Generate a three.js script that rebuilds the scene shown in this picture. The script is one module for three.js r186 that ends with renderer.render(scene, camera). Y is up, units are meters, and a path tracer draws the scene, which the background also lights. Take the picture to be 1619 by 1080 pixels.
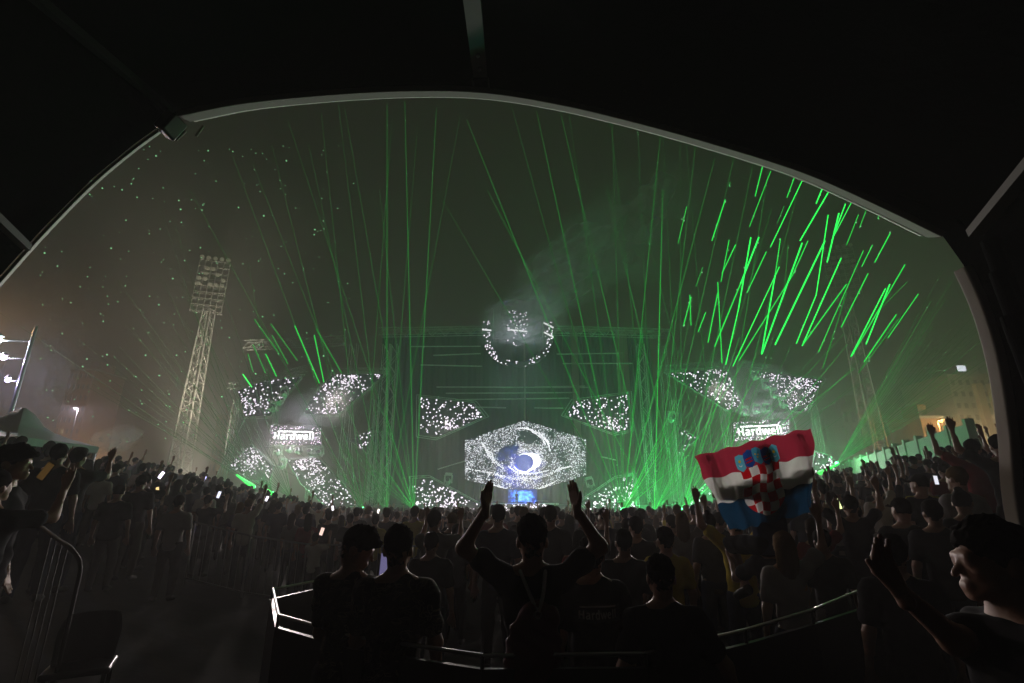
import * as THREE from 'three';
import { mergeGeometries } from 'three/addons/utils/BufferGeometryUtils.js';
import { RoundedBoxGeometry } from 'three/addons/geometries/RoundedBoxGeometry.js';
import { RectAreaLightUniformsLib } from 'three/addons/lights/RectAreaLightUniformsLib.js';

// ---------------------------------------------------------------- camera, sky, air, exposure
RectAreaLightUniformsLib.init();
const scene = new THREE.Scene();
const PITCH = THREE.MathUtils.degToRad(17.4), EYE = new THREE.Vector3(0, 1.92, 0), FOC = 800;
const camera = new THREE.PerspectiveCamera(2 * THREE.MathUtils.radToDeg(Math.atan(540 / FOC)), 1619 / 1080, 0.05, 900);
camera.position.copy(EYE);
camera.rotation.x = PITCH;
scene.add(camera);
{ // night sky over a city: dim brown, a little brighter towards the horizon all round
  const w = 64, h = 64, d = new Float32Array(w * h * 4);
  for (let j = 0; j < h; j++) for (let i = 0; i < w; i++) {
    const el = Math.max(0, ((j + 0.5) / h - 0.5) * 2), g = Math.exp(-el * 3.2), k = (j * w + i) * 4;
    d[k] = 0.004 + 0.015 * g; d[k + 1] = 0.0018 + 0.0074 * g; d[k + 2] = 0.0009 + 0.0026 * g; d[k + 3] = 1;
  }
  const t = new THREE.DataTexture(d, w, h, THREE.RGBAFormat, THREE.FloatType);
  t.mapping = THREE.EquirectangularReflectionMapping; t.magFilter = THREE.LinearFilter; t.needsUpdate = true;
  scene.background = t; scene.environment = t;
}
scene.fog = new THREE.FogExp2(new THREE.Color(0.97, 0.96, 0.94), 0.0083);   // stage haze drifting over the whole field
const renderer = new THREE.WebGLRenderer();
renderer.toneMapping = THREE.LinearToneMapping;
renderer.toneMappingExposure = 1;
renderer.shadowMap.enabled = true;

// ---------------------------------------------------------------- small tools
let SEED = 7;
const rnd = () => { SEED = (SEED + 0x6D2B79F5) | 0; let t = Math.imul(SEED ^ (SEED >>> 15), 1 | SEED); t ^= t + Math.imul(t ^ (t >>> 7), 61 | t); return ((t ^ (t >>> 14)) >>> 0) / 4294967296; };
const rr = (a, b) => a + (b - a) * rnd();
const V = (x, y, z) => new THREE.Vector3(x, y, z);
const CP = Math.cos(PITCH), SP = Math.sin(PITCH);
const sight = (px, py) => { const x = px - 809.5, y = 540 - py; return V(x, y * CP + FOC * SP, y * SP - FOC * CP); };
const atZ = (px, py, D) => { const d = sight(px, py); return d.multiplyScalar(D / -d.z).add(EYE); };      // the spot on the plane D metres ahead
const atY = (px, py, h) => { const d = sight(px, py); return d.multiplyScalar((h - EYE.y) / d.y).add(EYE); }; // the spot on the level h
const soft = (t) => 0.5 * (t + Math.sqrt(t * t + 0.6));
const sstep = (a, b, x) => { const t = Math.min(1, Math.max(0, (x - a) / (b - a))); return t * t * (3 - 2 * t); };
function groundH(x, z) {   // flat field with earth banks to either side
  const s = soft(Math.abs(x) - 1.8 - 0.25 * Math.abs(z)) - 0.06;
  return Math.max(0, Math.min(0.24 * s, 1.9)) * (1 - sstep(26, 40, -z)) * sstep(5.2, 1, z) - 0.016 * soft(-z - 7) * (1 - sstep(44, 60, -z) * 0) * sstep(4, 0, z);
}
const taken = {};
const numbered = (n) => { const k = (taken[n] = (taken[n] ?? -1) + 1); return k ? `${n}_${String(k).padStart(3, '0')}` : n; };
function tag(o, label, category, group, kind) {
  if (label) o.userData.label = label; if (category) o.userData.category = category;
  if (group) o.userData.group = group; if (kind) o.userData.kind = kind; return o;
}
function thing(name, label, category, pos = [0, 0, 0], turn = 0, group) {
  const o = new THREE.Group(); o.name = numbered(name); o.position.set(...pos); o.rotation.y = turn; scene.add(o);
  return tag(o, label, category, group);
}
function part(name, geo, mat, parent, pos, rot) {
  const m = new THREE.Mesh(geo, mat); m.name = parent === scene ? numbered(name) : name; m.castShadow = m.receiveShadow = true;
  if (pos) m.position.set(...pos); if (rot) m.rotation.set(...rot);
  parent.add(m); return m;
}
const std = (r, g, b, rough = 0.8, metal = 0, extra = {}) => { const m = new THREE.MeshStandardMaterial({ roughness: rough, metalness: metal, ...extra }); m.color.setRGB(r, g, b); return m; };
const matte = (r, g, b, extra = {}) => { const m = new THREE.MeshPhysicalMaterial({ roughness: 1, specularIntensity: 0.12, ...extra }); m.color.setRGB(r, g, b); return m; };
const glow = (r, g, b, k, extra = {}) => { const m = new THREE.MeshStandardMaterial({ color: 0x050505, roughness: 0.6, ...extra }); m.emissive.setRGB(r, g, b); m.emissiveIntensity = k; return m; };
const UP = V(0, 1, 0);
function rodGeo(a, b, r, r2 = r, n = 6) {
  const g = new THREE.CylinderGeometry(r2, r, a.distanceTo(b), n, 1);
  g.applyQuaternion(new THREE.Quaternion().setFromUnitVectors(UP, b.clone().sub(a).normalize()));
  return g.translate((a.x + b.x) / 2, (a.y + b.y) / 2, (a.z + b.z) / 2);
}
function barGeo(a, b, w, h, roll) {      // square bar from a to b
  const g = new THREE.BoxGeometry(w, h, a.distanceTo(b)), m = new THREE.Matrix4().lookAt(a, b, roll ?? UP);
  return g.applyMatrix4(m).translate((a.x + b.x) / 2, (a.y + b.y) / 2, (a.z + b.z) / 2);
}
const unitRod = new THREE.CylinderGeometry(0.3, 1, 1, 5, 1), straightRod = new THREE.CylinderGeometry(1, 1, 1, 5, 1);
function rod(name, a, b, r, mat, parent, geo = straightRod) {   // shares one geometry
  const m = new THREE.Mesh(geo, mat); m.name = name;
  m.position.addVectors(a, b).multiplyScalar(0.5).sub(parent.position);
  m.quaternion.setFromUnitVectors(UP, b.clone().sub(a).normalize());
  m.scale.set(r, a.distanceTo(b), r); m.castShadow = m.receiveShadow = true; parent.add(m); return m;
}
function rectLight(at, to, w, h, color, k) {
  const l = new THREE.RectAreaLight(color, k, w, h); l.position.copy(at); l.lookAt(to); scene.add(l); return l;
}
function pointLight(at, color, k, radius = 4) {
  const l = new THREE.PointLight(color, k, 0, 2); l.position.copy(at); l.castShadow = true; l.shadow.radius = radius; scene.add(l); return l;
}
function hash2(x, y, s = 0) { let h = (x * 374761393 + y * 668265263 + s * 1442695041) | 0; h = Math.imul(h ^ (h >>> 13), 1274126177); return ((h ^ (h >>> 16)) >>> 0) / 4294967296; }
function vnoise(x, y, s = 0) {
  const i = Math.floor(x), j = Math.floor(y), u = x - i, v = y - j, a = u * u * (3 - 2 * u), b = v * v * (3 - 2 * v);
  return (hash2(i, j, s) * (1 - a) + hash2(i + 1, j, s) * a) * (1 - b) + (hash2(i, j + 1, s) * (1 - a) + hash2(i + 1, j + 1, s) * a) * b;
}
function noiseTex(n, cells, lo, hi, s, srgb = true) {    // repeating mottled texture
  const d = new Uint8Array(n * n * 4);
  for (let j = 0; j < n; j++) for (let i = 0; i < n; i++) {
    let f = 0, amp = 0.5; for (let o = 0, c = cells; o < 5; o++, c *= 2, amp *= 0.55) {
      const x = (i / n) * c, y = (j / n) * c, i0 = Math.floor(x), j0 = Math.floor(y), u = x - i0, v = y - j0, w = (q) => ((q % c) + c) % c;
      f += amp * ((hash2(w(i0), w(j0), s + o) * (1 - u) + hash2(w(i0 + 1), w(j0), s + o) * u) * (1 - v) + (hash2(w(i0), w(j0 + 1), s + o) * (1 - u) + hash2(w(i0 + 1), w(j0 + 1), s + o) * u) * v);
    }
    const k = (j * n + i) * 4; for (let c = 0; c < 3; c++) d[k + c] = 255 * (lo[c] + (hi[c] - lo[c]) * Math.min(1, f * 0.95)); d[k + 3] = 255;
  }
  const t = new THREE.DataTexture(d, n, n); t.wrapS = t.wrapT = THREE.RepeatWrapping; t.magFilter = THREE.LinearFilter; t.needsUpdate = true;
  if (srgb) t.colorSpace = THREE.SRGBColorSpace; return t;
}

// ---------------------------------------------------------------- materials
const bumpTex = noiseTex(256, 8, [0, 0, 0], [1, 1, 1], 3, false);
const M = {
  ground: new THREE.MeshPhysicalMaterial({ specularIntensity: 0.3,  map: noiseTex(512, 6, [0.05, 0.05, 0.05], [0.16, 0.155, 0.15], 11), roughness: 0.85, bumpMap: bumpTex, bumpScale: 0.02 }),
  alu: std(0.55, 0.55, 0.54, 0.38, 0.75), alu2: std(0.2, 0.195, 0.18, 0.6, 0.3), truss: std(0.66, 0.67, 0.67, 0.55, 0.1), galv: std(0.45, 0.44, 0.41, 0.6, 0.3),
  pale: std(0.5, 0.48, 0.43, 0.6, 0.1), black: std(0.012, 0.012, 0.013, 0.75), case: std(0.02, 0.02, 0.021, 0.4), gloss: std(0.012, 0.012, 0.013, 0.3),
  fabric: matte(0.0045, 0.0045, 0.005, { side: THREE.DoubleSide, bumpMap: bumpTex, bumpScale: 0.01 }),
  drape: matte(0.02, 0.02, 0.022), frame: std(0.24, 0.225, 0.19, 0.8, 0), post: std(0.55, 0.52, 0.46, 0.75, 0), rim: std(0.78, 0.76, 0.7, 0.6, 0), steel: std(0.3, 0.3, 0.31, 0.4, 0.7), rail: std(0.6, 0.6, 0.6, 0.28, 0.9),
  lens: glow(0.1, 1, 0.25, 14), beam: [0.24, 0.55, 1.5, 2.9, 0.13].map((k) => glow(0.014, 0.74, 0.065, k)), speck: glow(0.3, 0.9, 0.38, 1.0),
  concrete: new THREE.MeshStandardMaterial({ map: noiseTex(256, 5, [0.62, 0.61, 0.57], [0.8, 0.78, 0.73], 21), roughness: 0.9 }),
};

// ---------------------------------------------------------------- the setting
{
  const n = 150, span = 260, g = new THREE.PlaneGeometry(2 * span, 2 * span, n, n).rotateX(-Math.PI / 2);
  const p = g.attributes.position, uv = g.attributes.uv;
  for (let i = 0; i < p.count; i++) {   // finer near the camera
    const sx = p.getX(i) / span, sz = p.getZ(i) / span, x = span * Math.sign(sx) * Math.pow(Math.abs(sx), 2.1), z = span * Math.sign(sz) * Math.pow(Math.abs(sz), 2.1);
    p.setXYZ(i, x, groundH(x, z) + 0.015 * (vnoise(x * 1.3 + 50, z * 1.3 + 50, 2) - 0.5), z); uv.setXY(i, x / 3, z / 3);
  }
  g.computeVertexNormals();
  tag(part('ground', g, M.ground, scene), null, null, null, 'structure');
}

// ---------------------------------------------------------------- tent round the viewer
const ZT = 3.0;                       // the tent's open front stands three metres ahead
{
  const tent = thing('event_tent', 'dark arched tent with pale metal front frame, standing over the viewer', 'tent');
  const arch = [[-160, 690], [-60, 515], [0, 447], [70, 369], [150, 288], [215, 234], [268, 196], [290, 184], [380, 166], [500, 153], [640, 145], [760, 147], [880, 165], [1000, 193], [1130, 229], [1270, 274], [1390, 327], [1480, 371], [1518, 425], [1545, 486], [1570, 570], [1588, 680], [1602, 820]].map(([x, y]) => atZ(x, y, ZT));
  arch.unshift(V(arch[0].x - 0.35, 0, -ZT)); arch.push(V(arch[arch.length - 1].x + 0.02, 0, -ZT));
  const curve = new THREE.CatmullRomCurve3(arch, false, 'centripetal');
  // fabric: the front outline carried back behind the viewer, with a sag between the ribs
  const zs = [-ZT - 0.02, -2.2, -1.4, -0.4, 0.8, 2.2, 3.6], ring = arch.map((p) => p.clone());
  const pos = [], idx = [], uv = [];
  zs.forEach((z, j) => ring.forEach((p, i) => {
    const out = 0.06 + 0.05 * (z + ZT), c = V(0, 1.5, 0), d = p.clone().setZ(0).sub(c).normalize();
    const sag = 0.05 * Math.sin(j * 2.1 + i * 1.7) * (j ? 1 : 0);
    pos.push(p.x + d.x * (out + sag), p.y <= 0.01 ? 0 : p.y + d.y * (out + sag) - 0.2 * (z + ZT) * (p.y / 4.8), z); uv.push(i * 0.5, z);
  }));
  const R = ring.length;
  for (let j = 0; j + 1 < zs.length; j++) for (let i = 0; i + 1 < R; i++) { const a = j * R + i; idx.push(a, a + 1, a + R, a + 1, a + R + 1, a + R); }
  const fg = new THREE.BufferGeometry(); fg.setAttribute('position', new THREE.Float32BufferAttribute(pos, 3)); fg.setAttribute('uv', new THREE.Float32BufferAttribute(uv, 2)); fg.setIndex(idx); fg.computeVertexNormals();
  part('roof_fabric', fg, M.fabric, tent);
  const back = new THREE.Shape(); ring.forEach((p, i) => { const d = p.clone().setZ(0).sub(V(0, 1.5, 0)).normalize(); const x = p.x + d.x * 0.4, y = i === 0 || i === R - 1 ? 0 : p.y + d.y * 0.4 - 1.3 * (p.y / 4.8); i ? back.lineTo(x, y) : back.moveTo(x, y); });
  part('back_wall', new THREE.ShapeGeometry(back), M.fabric, tent, [0, 0, 3.58]);
  // front frame: profiles swept along the outline, cut at the joints
  const sub = (i0, i1) => new THREE.CatmullRomCurve3(arch.slice(i0, i1 + 1), false, 'centripetal');
  const prof = (w, d) => { const s = new THREE.Shape(); const r = Math.min(w, d) * 0.25; s.moveTo(-w / 2 + r, -d / 2); s.lineTo(w / 2 - r, -d / 2); s.quadraticCurveTo(w / 2, -d / 2, w / 2, -d / 2 + r); s.lineTo(w / 2, d / 2 - r); s.quadraticCurveTo(w / 2, d / 2, w / 2 - r, d / 2); s.lineTo(-w / 2 + r, d / 2); s.quadraticCurveTo(-w / 2, d / 2, -w / 2, d / 2 - r); s.lineTo(-w / 2, -d / 2 + r); s.quadraticCurveTo(-w / 2, -d / 2, -w / 2 + r, -d / 2); return s; };
  const swept = (c, w, d, steps, tilt = 0) => { // d runs along z
    const sh = prof(w, d).getPoints(3), P = [], I = [], n = sh.length, N = steps;
    for (let k = 0; k <= N; k++) { const p = c.getPoint(k / N), t = c.getTangent(k / N), nx = -t.y, ny = t.x; for (const q of sh) { const s = { x: q.x * Math.cos(tilt) - q.y * Math.sin(tilt), y: q.x * Math.sin(tilt) + q.y * Math.cos(tilt) }; P.push(p.x + nx * s.x, p.y + ny * s.x, p.z + s.y); } }
    for (let k = 0; k < N; k++) for (let i = 0; i < n; i++) { const a = k * n + i, b = k * n + (i + 1) % n; I.push(a, b, a + n, b, b + n, a + n); }
    const g = new THREE.BufferGeometry(); g.setAttribute('position', new THREE.Float32BufferAttribute(P, 3)); g.setIndex(I); g.computeVertexNormals(); return g;
  };
  const TILT = 0.55;
  part('side_frame', swept(sub(0, 7), 0.02, 0.05, 40, TILT), M.pale, tent);
  part('front_frame', swept(sub(8, 18), 0.04, 0.2, 70, TILT), M.frame, tent);
  part('lit_edge_strip', swept(new THREE.CatmullRomCurve3(arch.slice(8, 19).map((p) => V(p.x, p.y + 0.062, p.z - 0.103)), false, 'centripetal'), 0.03, 0.042, 70, TILT), M.rim, tent);  // stage-lit lower edge of the frame, put in as a paler strip
  part('corner_joint', new RoundedBoxGeometry(0.09, 0.16, 0.15, 2, 0.02), M.case, tent, [arch[7].x + 0.01, arch[7].y - 0.01, -ZT], [0, 0, -0.5]);
  for (const [dx, dy, a] of [[0.0, -0.07, 0.6], [0.13, -0.03, 0.4]]) part('strap_end', new RoundedBoxGeometry(0.02, 0.1, 0.012, 1, 0.004), M.pale, tent, [arch[8].x + dx - 0.05, arch[8].y + dy - 0.03, -ZT - 0.08], [0, 0, -a]);
  // right leg: broad pale post, with a strip of bunched fabric above it
  part('post', swept(new THREE.CatmullRomCurve3([arch[19], arch[20], arch[21], arch[22], arch[23], arch[24]].map((p) => V(p.x + 0.02, p.y, p.z))), 0.062, 0.09, 40), M.post, tent);
  part('fabric_flap', swept(new THREE.CatmullRomCurve3([arch[17], arch[18], arch[19], arch[20]].map((p, i) => V(p.x + 0.06 + 0.02 * i, p.y + 0.03, p.z + 0.12))), 0.07, 0.03, 16), M.fabric, tent);
  part('roof_rib', barGeo(V(-0.225, 4.83, -2.93), V(-0.26, 3.5, 3.4), 0.1, 0.06), M.alu2, tent);
  for (const dz of [0.16, 0.3]) part('bolt', new THREE.CylinderGeometry(0.012, 0.012, 0.02, 8), M.rail, tent, [-0.225, 4.83 - 0.21 * dz - 0.038, -2.93 + dz]);
  part('rib_bracket', new RoundedBoxGeometry(0.12, 0.08, 0.12, 2, 0.02), M.case, tent, [-0.225, 4.81, -2.93]);
  part('roof_rib', barGeo(V(arch[8].x - 0.08, arch[8].y + 0.02, -2.95), V(arch[8].x - 0.05, arch[8].y - 1.25, 3.4), 0.05, 0.05), M.case, tent);
  const rA = atZ(1541, 368, 2.66), rB = atZ(1619, 274, 2.2); part('roof_rib', barGeo(rA, rA.clone().lerp(rB, 6), 0.075, 0.05), M.alu2, tent);
  const lA = atZ(42, 390, 2.9), lB = atZ(0, 350, 2.5); part('roof_rib', barGeo(lA, lA.clone().lerp(lB, 8), 0.045, 0.045), M.case, tent);
  for (const [px, y0, y1, dz] of [[1566, 380, 520, 2.75], [1580, 430, 620, 2.7], [1598, 500, 700, 2.65]]) {   // bunched curtain hanging inside the leg
    const a = atZ(px, y0, dz), b = V(a.x + 0.12, 0, a.z + 0.05), g = rodGeo(a, b, 0.05, 0.03, 10), p = g.attributes.position;
    part('curtain_fold', g, M.fabric, tent);
  }
}

// ---------------------------------------------------------------- stage: structure
const ZS = 50;
const dotTex = (seed, count, blobs, big = 1) => {
  const c = document.createElement('canvas'); c.width = c.height = 512; const x = c.getContext('2d'); x.fillStyle = '#0a0a0d'; x.fillRect(0, 0, 512, 512);
  SEED = seed; const cl = Array.from({ length: blobs }, () => [rr(0, 512), rr(0, 512), rr(35, 110)]);
  for (let i = 0; i < count; i++) {
    let u = rr(0, 512), v = rr(0, 512); if (rnd() < 0.35) { const b = cl[(rnd() * blobs) | 0], a = rr(0, 6.28), r = b[2] * Math.sqrt(rnd()); u = (b[0] + r * Math.cos(a) + 512) % 512; v = (b[1] + r * Math.sin(a) + 512) % 512; }
    const r = rr(2.9, 5.1) * big, k = 205 + (rnd() * 50 | 0); x.fillStyle = `rgb(${k},${k - 10},${k + 2 > 255 ? 255 : k + 2})`; x.beginPath(); x.arc(u, v, r, 0, 7); x.fill();
  }
  const t = new THREE.CanvasTexture(c); t.colorSpace = THREE.SRGBColorSpace; t.wrapS = t.wrapT = THREE.RepeatWrapping; return t;
};
const dotMat = (t, metres, k = 3) => { const e = t.clone(); e.repeat.set(1 / metres, 1 / metres); e.needsUpdate = true; return glow(1, 0.96, 1, k, { emissiveMap: e }); };
const TD = [dotTex(5, 900, 16), dotTex(9, 600, 14, 1.05), dotTex(13, 1050, 14, 0.85)];
const hexTex = (() => {      // the swirl of particles round a dark blue eye
  const c = document.createElement('canvas'); c.width = 1536; c.height = 920; const x = c.getContext('2d');
  x.fillStyle = '#10131c'; x.fillRect(0, 0, 1536, 920); SEED = 31;
  const cx = 760, cy = 540;
  const blue = (u, v, rx, ry, col) => { x.fillStyle = col; x.beginPath(); x.ellipse(u, v, rx, ry, 0.3, 0, 7); x.fill(); };
  for (let i = 0; i < 260; i++) { const a = rr(0, 6.28), r = rr(0, 1); blue(690 + 330 * r * Math.cos(a), 600 + 300 * r * Math.sin(a), rr(20, 70), rr(20, 60), `rgba(24,52,${170 + (rnd() * 60 | 0)},0.14)`); }
  const dot = (u, v, r, k) => { x.fillStyle = `rgb(${k},${k},${Math.min(255, k + 8)})`; x.beginPath(); x.arc(u, v, r, 0, 7); x.fill(); };
  for (let i = 0; i < 9500; i++) {
    const u = rr(0, 1536), v = rr(0, 920), dx = (u - cx) / 1.1, dy = v - cy, r = Math.hypot(dx, dy), n = vnoise(u * 0.011, v * 0.011, 4), s = vnoise(Math.atan2(dy, dx) * 2.2 + r * 0.012 + 20, r * 0.02, 8);
    const hole = Math.exp(-(((u - 600) / 120) ** 2) - ((v - 400) / 90) ** 2) + 0.8 * Math.exp(-(((u - 860) / 190) ** 2) - ((v - 235) / 75) ** 2) + (r < 125 ? 1 : 0);
    if (rnd() < 0.62 + 0.9 * (n - 0.5) + 0.7 * (s - 0.5) - 0.8 * hole) dot(u, v, rr(2.8, 5.6), 185 + (rnd() * 70 | 0));
  }
  for (let i = 0; i < 2300; i++) { const a = rr(-2.2, 1.25), w = 88 * Math.exp(-(((a + 0.2) / 0.72) ** 2)) + 5, r = 104 + w * Math.pow(rnd(), 1.3); dot(cx + r * 1.06 * Math.cos(a) + rr(-3, 3), cy + r * Math.sin(a) + rr(-3, 3), rr(2.4, 5), 255); }
  for (let k = 0; k < 10; k++) for (let i = 0; i < 46; i++) { const t = rnd(), a = -2.3 + 0.05 * k + t * 1.7, r = 122 + 11 * k + 14 * t + rr(-2, 2); if (hash2(k, (t * 9) | 0, 6) > 0.3) dot(cx + r * 1.1 * Math.cos(a), cy + r * Math.sin(a), rr(1.8, 3.6), 245); }
  for (let i = 0; i < 330; i++) { const a = rr(0.4, 2.75), r = 112 + 14 * rnd() + 22 * Math.max(0, a - 1.9); dot(cx + r * 1.06 * Math.cos(a), cy + r * Math.sin(a), rr(2, 4.4), 250); }
  const trail = (pts, n, w) => { const cv = new THREE.CatmullRomCurve3(pts.map(([p, q]) => V((p - 188) / 1037 * 1536, (q - 135) / 635 * 920, 0))); for (let i = 0; i < n; i++) { const t = rnd(), p = cv.getPoint(t), q = w * Math.sin(Math.PI * t) + 3; dot(p.x + rr(-q, q), p.y + rr(-q, q), rr(2.2, 4.6), 250); } };
  trail([[640, 205], [740, 215], [830, 260], [895, 330], [915, 410]], 430, 12); trail([[760, 235], [840, 290], [880, 360]], 130, 7); trail([[200, 560], [420, 600], [560, 640], [720, 650], [870, 620], [1000, 565], [1090, 540]], 520, 15); trail([[440, 700], [560, 735], [700, 745], [860, 715], [980, 655]], 320, 9); trail([[560, 540], [620, 585], [700, 605], [800, 600], [900, 575]], 260, 9); trail([[330, 330], [390, 420], [430, 480], [520, 560]], 220, 26);
  x.fillStyle = '#1c3488'; x.beginPath(); x.ellipse(cx - 8, cy + 2, 100, 104, 0, 0, 7); x.fill();
  const t = new THREE.CanvasTexture(c); t.colorSpace = THREE.SRGBColorSpace; return t;
})();
const logoTex = (tilt) => {
  const c = document.createElement('canvas'); c.width = 1024; c.height = 420; const x = c.getContext('2d'); x.fillStyle = '#15131a'; x.fillRect(0, 0, 1024, 420); SEED = 41;
  for (let i = 0; i < 300; i++) { const u = rr(0, 1024), v = rr(0, 420); if (Math.abs(v - 205) < 120 && u > 90 && u < 890) continue; x.fillStyle = `rgb(${225 + rnd() * 30 | 0},${210 + rnd() * 20 | 0},240)`; x.beginPath(); x.arc(u, v, rr(5, 11), 0, 7); x.fill(); }
  x.save(); x.translate(480, 205); x.rotate(tilt); x.fillStyle = '#fff'; x.fillRect(-330, -85, 690, 26);
  x.font = 'bold 205px sans-serif'; x.textAlign = 'center'; x.textBaseline = 'middle'; x.strokeStyle = '#15131a'; x.lineWidth = 18; x.strokeText('Hardwell', 0, 26, 800); x.fillText('Hardwell', 0, 26, 800); x.restore();
  const t = new THREE.CanvasTexture(c); t.colorSpace = THREE.SRGBColorSpace; return t;
};
const screenLights = [];
function ledScreen(label, pts, D, mat, { frame = 0, light = 3, color = 0xf6eef2, whole = false, aim = 0, bars = 2 } = {}) {
  const w = pts.map(([x, y]) => atZ(x, y, D)), c = w.reduce((a, p) => a.add(p), V(0, 0, 0)).multiplyScalar(1 / w.length);
  const o = thing('led_screen', label, 'screen', [c.x, c.y, c.z]);
  const sh = new THREE.Shape(w.map((p) => new THREE.Vector2(p.x - c.x, p.y - c.y)));
  const g = new THREE.ShapeGeometry(sh), p = g.attributes.position, uv = g.attributes.uv; g.computeBoundingBox(); const bb = g.boundingBox, sx = bb.max.x - bb.min.x, sy = bb.max.y - bb.min.y;
  for (let i = 0; i < p.count; i++) whole ? uv.setXY(i, (p.getX(i) - bb.min.x) / sx, (p.getY(i) - bb.min.y) / sy) : uv.setXY(i, p.getX(i) + c.x, p.getY(i) + c.y);
  part('screen_face', g, mat, o, [0, 0, 0.152]);
  part('cabinet', new THREE.ExtrudeGeometry(sh, { depth: 0.3, bevelEnabled: false }), M.case, o, [0, 0, -0.16]);
  for (let i = 0; i < w.length && frame; i++) {     // tubes of the carrying frame, a little outside the picture
    for (let k = 0; k < bars; k++) {
      const f = 1 + (frame + 0.34 * k) / Math.hypot(sx, sy) * 2, q = (v) => V((v.x - c.x) * f, (v.y - c.y) * f, 0.05).add(c);
      rod('frame_tube', q(w[i]), q(w[(i + 1) % w.length]), 0.035, M.truss, o);
    }
  }
  if (light) rectLight(V(c.x, c.y, c.z + 0.35), V(c.x, c.y - 4, c.z + 10), sx * 0.8, sy * 0.75, color, light);
  if (aim) { const l = new THREE.SpotLight(0xffefe6, aim, 0, 0.32, 1, 2); l.position.set(c.x, c.y, c.z + 0.4); l.target.position.set(c.x * 0.6, 0, -29); l.castShadow = true; l.shadow.radius = 60; scene.add(l, l.target); }
  return o;
}
const d0 = dotMat(TD[0], 8), d1 = dotMat(TD[1], 8), d2 = dotMat(TD[2], 8);
const LK = 0.11;
const wholeMat = (t, k) => glow(1, 1, 1, k, { emissiveMap: t });
ledScreen('large six-sided screen with a white particle swirl round a blue eye', [[735, 697], [830, 665], [926, 695], [926, 752], [830, 780], [735, 758]], ZS, wholeMat(hexTex, 2.2), { whole: true, light: 7 * LK, color: 0xd8e2ff, frame: 0, aim: 3000 });
ledScreen('five-sided dotted screen up left of the six-sided screen', [[665, 629], [747, 638], [764, 659], [692, 691], [665, 687]], ZS, d1, { frame: 0.22, light: 5 * LK, aim: 650 });
ledScreen('five-sided dotted screen up right of the six-sided screen', [[896, 657], [910, 635], [992, 624], [994, 679], [968, 684]], ZS, d1, { frame: 0.22, light: 5 * LK, aim: 650 });
ledScreen('dotted screen low on the stage, left of the booth', [[655, 758], [682, 757], [756, 797], [747, 813], [656, 812]], ZS - 2, d0, { frame: 0.2, light: 5 * LK });
ledScreen('dotted screen low on the stage, right of the booth', [[918, 794], [971, 758], [999, 753], [1004, 802], [937, 813]], ZS - 2, d0, { frame: 0.2, light: 5 * LK });
ledScreen('low wide dotted screen across the front of the booth', [[782, 797], [868, 797], [886, 822], [767, 822]], ZS - 3, d0, { frame: 0.15, light: 4 * LK, bars: 1 });
ledScreen('outer dotted wing screen at the upper left of the stage', [[377, 618], [420, 603], [474, 597], [450, 627], [427, 657], [388, 658]], ZS, d1, { frame: 0.25, light: 4 * LK, aim: 300 });
ledScreen('slanted dotted wing screen left of the stage, sloping up to the right', [[527, 593], [606, 592], [585, 612], [535, 655], [482, 654], [490, 635]], ZS, d0, { frame: 0.25, light: 4.5 * LK, aim: 650 });
ledScreen('lettered screen on the left wing between dotted screens', [[429, 673], [508, 674], [508, 704], [428, 703]], ZS - 0.5, wholeMat(logoTex(0.02), 3), { whole: true, light: 560 * LK, aim: 3600, color: 0xf2e6ff });
ledScreen('small three-sided dotted screen on the left wing', [[555, 697], [589, 678], [581, 716]], ZS, d1, { frame: 0.2, light: 2, bars: 1 });
ledScreen('pointed dotted screen low at the outer left wing', [[398, 704], [433, 737], [424, 762], [398, 758], [364, 737]], ZS - 1, d0, { frame: 0.2, light: 4 * LK, bars: 1 });
ledScreen('long dotted screen slanting down to the crowd on the left wing', [[455, 728], [502, 724], [540, 762], [567, 798], [520, 803], [478, 766]], ZS - 2, d2, { frame: 0.2, light: 4 * LK, bars: 1 });
ledScreen('slanted dotted wing screen right of the stage, sloping down to the right', [[1059, 592], [1135, 584], [1150, 590], [1172, 642], [1150, 648], [1105, 620]], ZS, d0, { frame: 0.25, light: 4.5 * LK, aim: 650 });
ledScreen('outer dotted wing screen at the upper right of the stage', [[1191, 587], [1299, 602], [1273, 650], [1248, 648]], ZS, d2, { frame: 0.25, light: 3.5 * LK, aim: 300 });
ledScreen('lettered screen on the right wing above the raised flag', [[1158, 668], [1246, 663], [1247, 693], [1159, 698]], ZS - 0.5, wholeMat(logoTex(-0.05), 3), { whole: true, light: 560 * LK, aim: 3600, color: 0xf2e6ff });
ledScreen('small three-sided dotted screen on the right wing', [[1069, 672], [1101, 694], [1072, 718]], ZS, d1, { frame: 0.2, light: 2, bars: 1 });
ledScreen('pointed dotted screen low at the outer right wing, beside the flag', [[1290, 716], [1312, 722], [1318, 742], [1284, 748]], ZS - 1, d0, { frame: 0.2, light: 3, bars: 1 });
ledScreen('dotted screen low on the right wing, left of the flag', [[1130, 755], [1140, 798], [1080, 807], [1098, 782]], ZS - 2, d1, { frame: 0.2, light: 3, bars: 1 });
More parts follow.
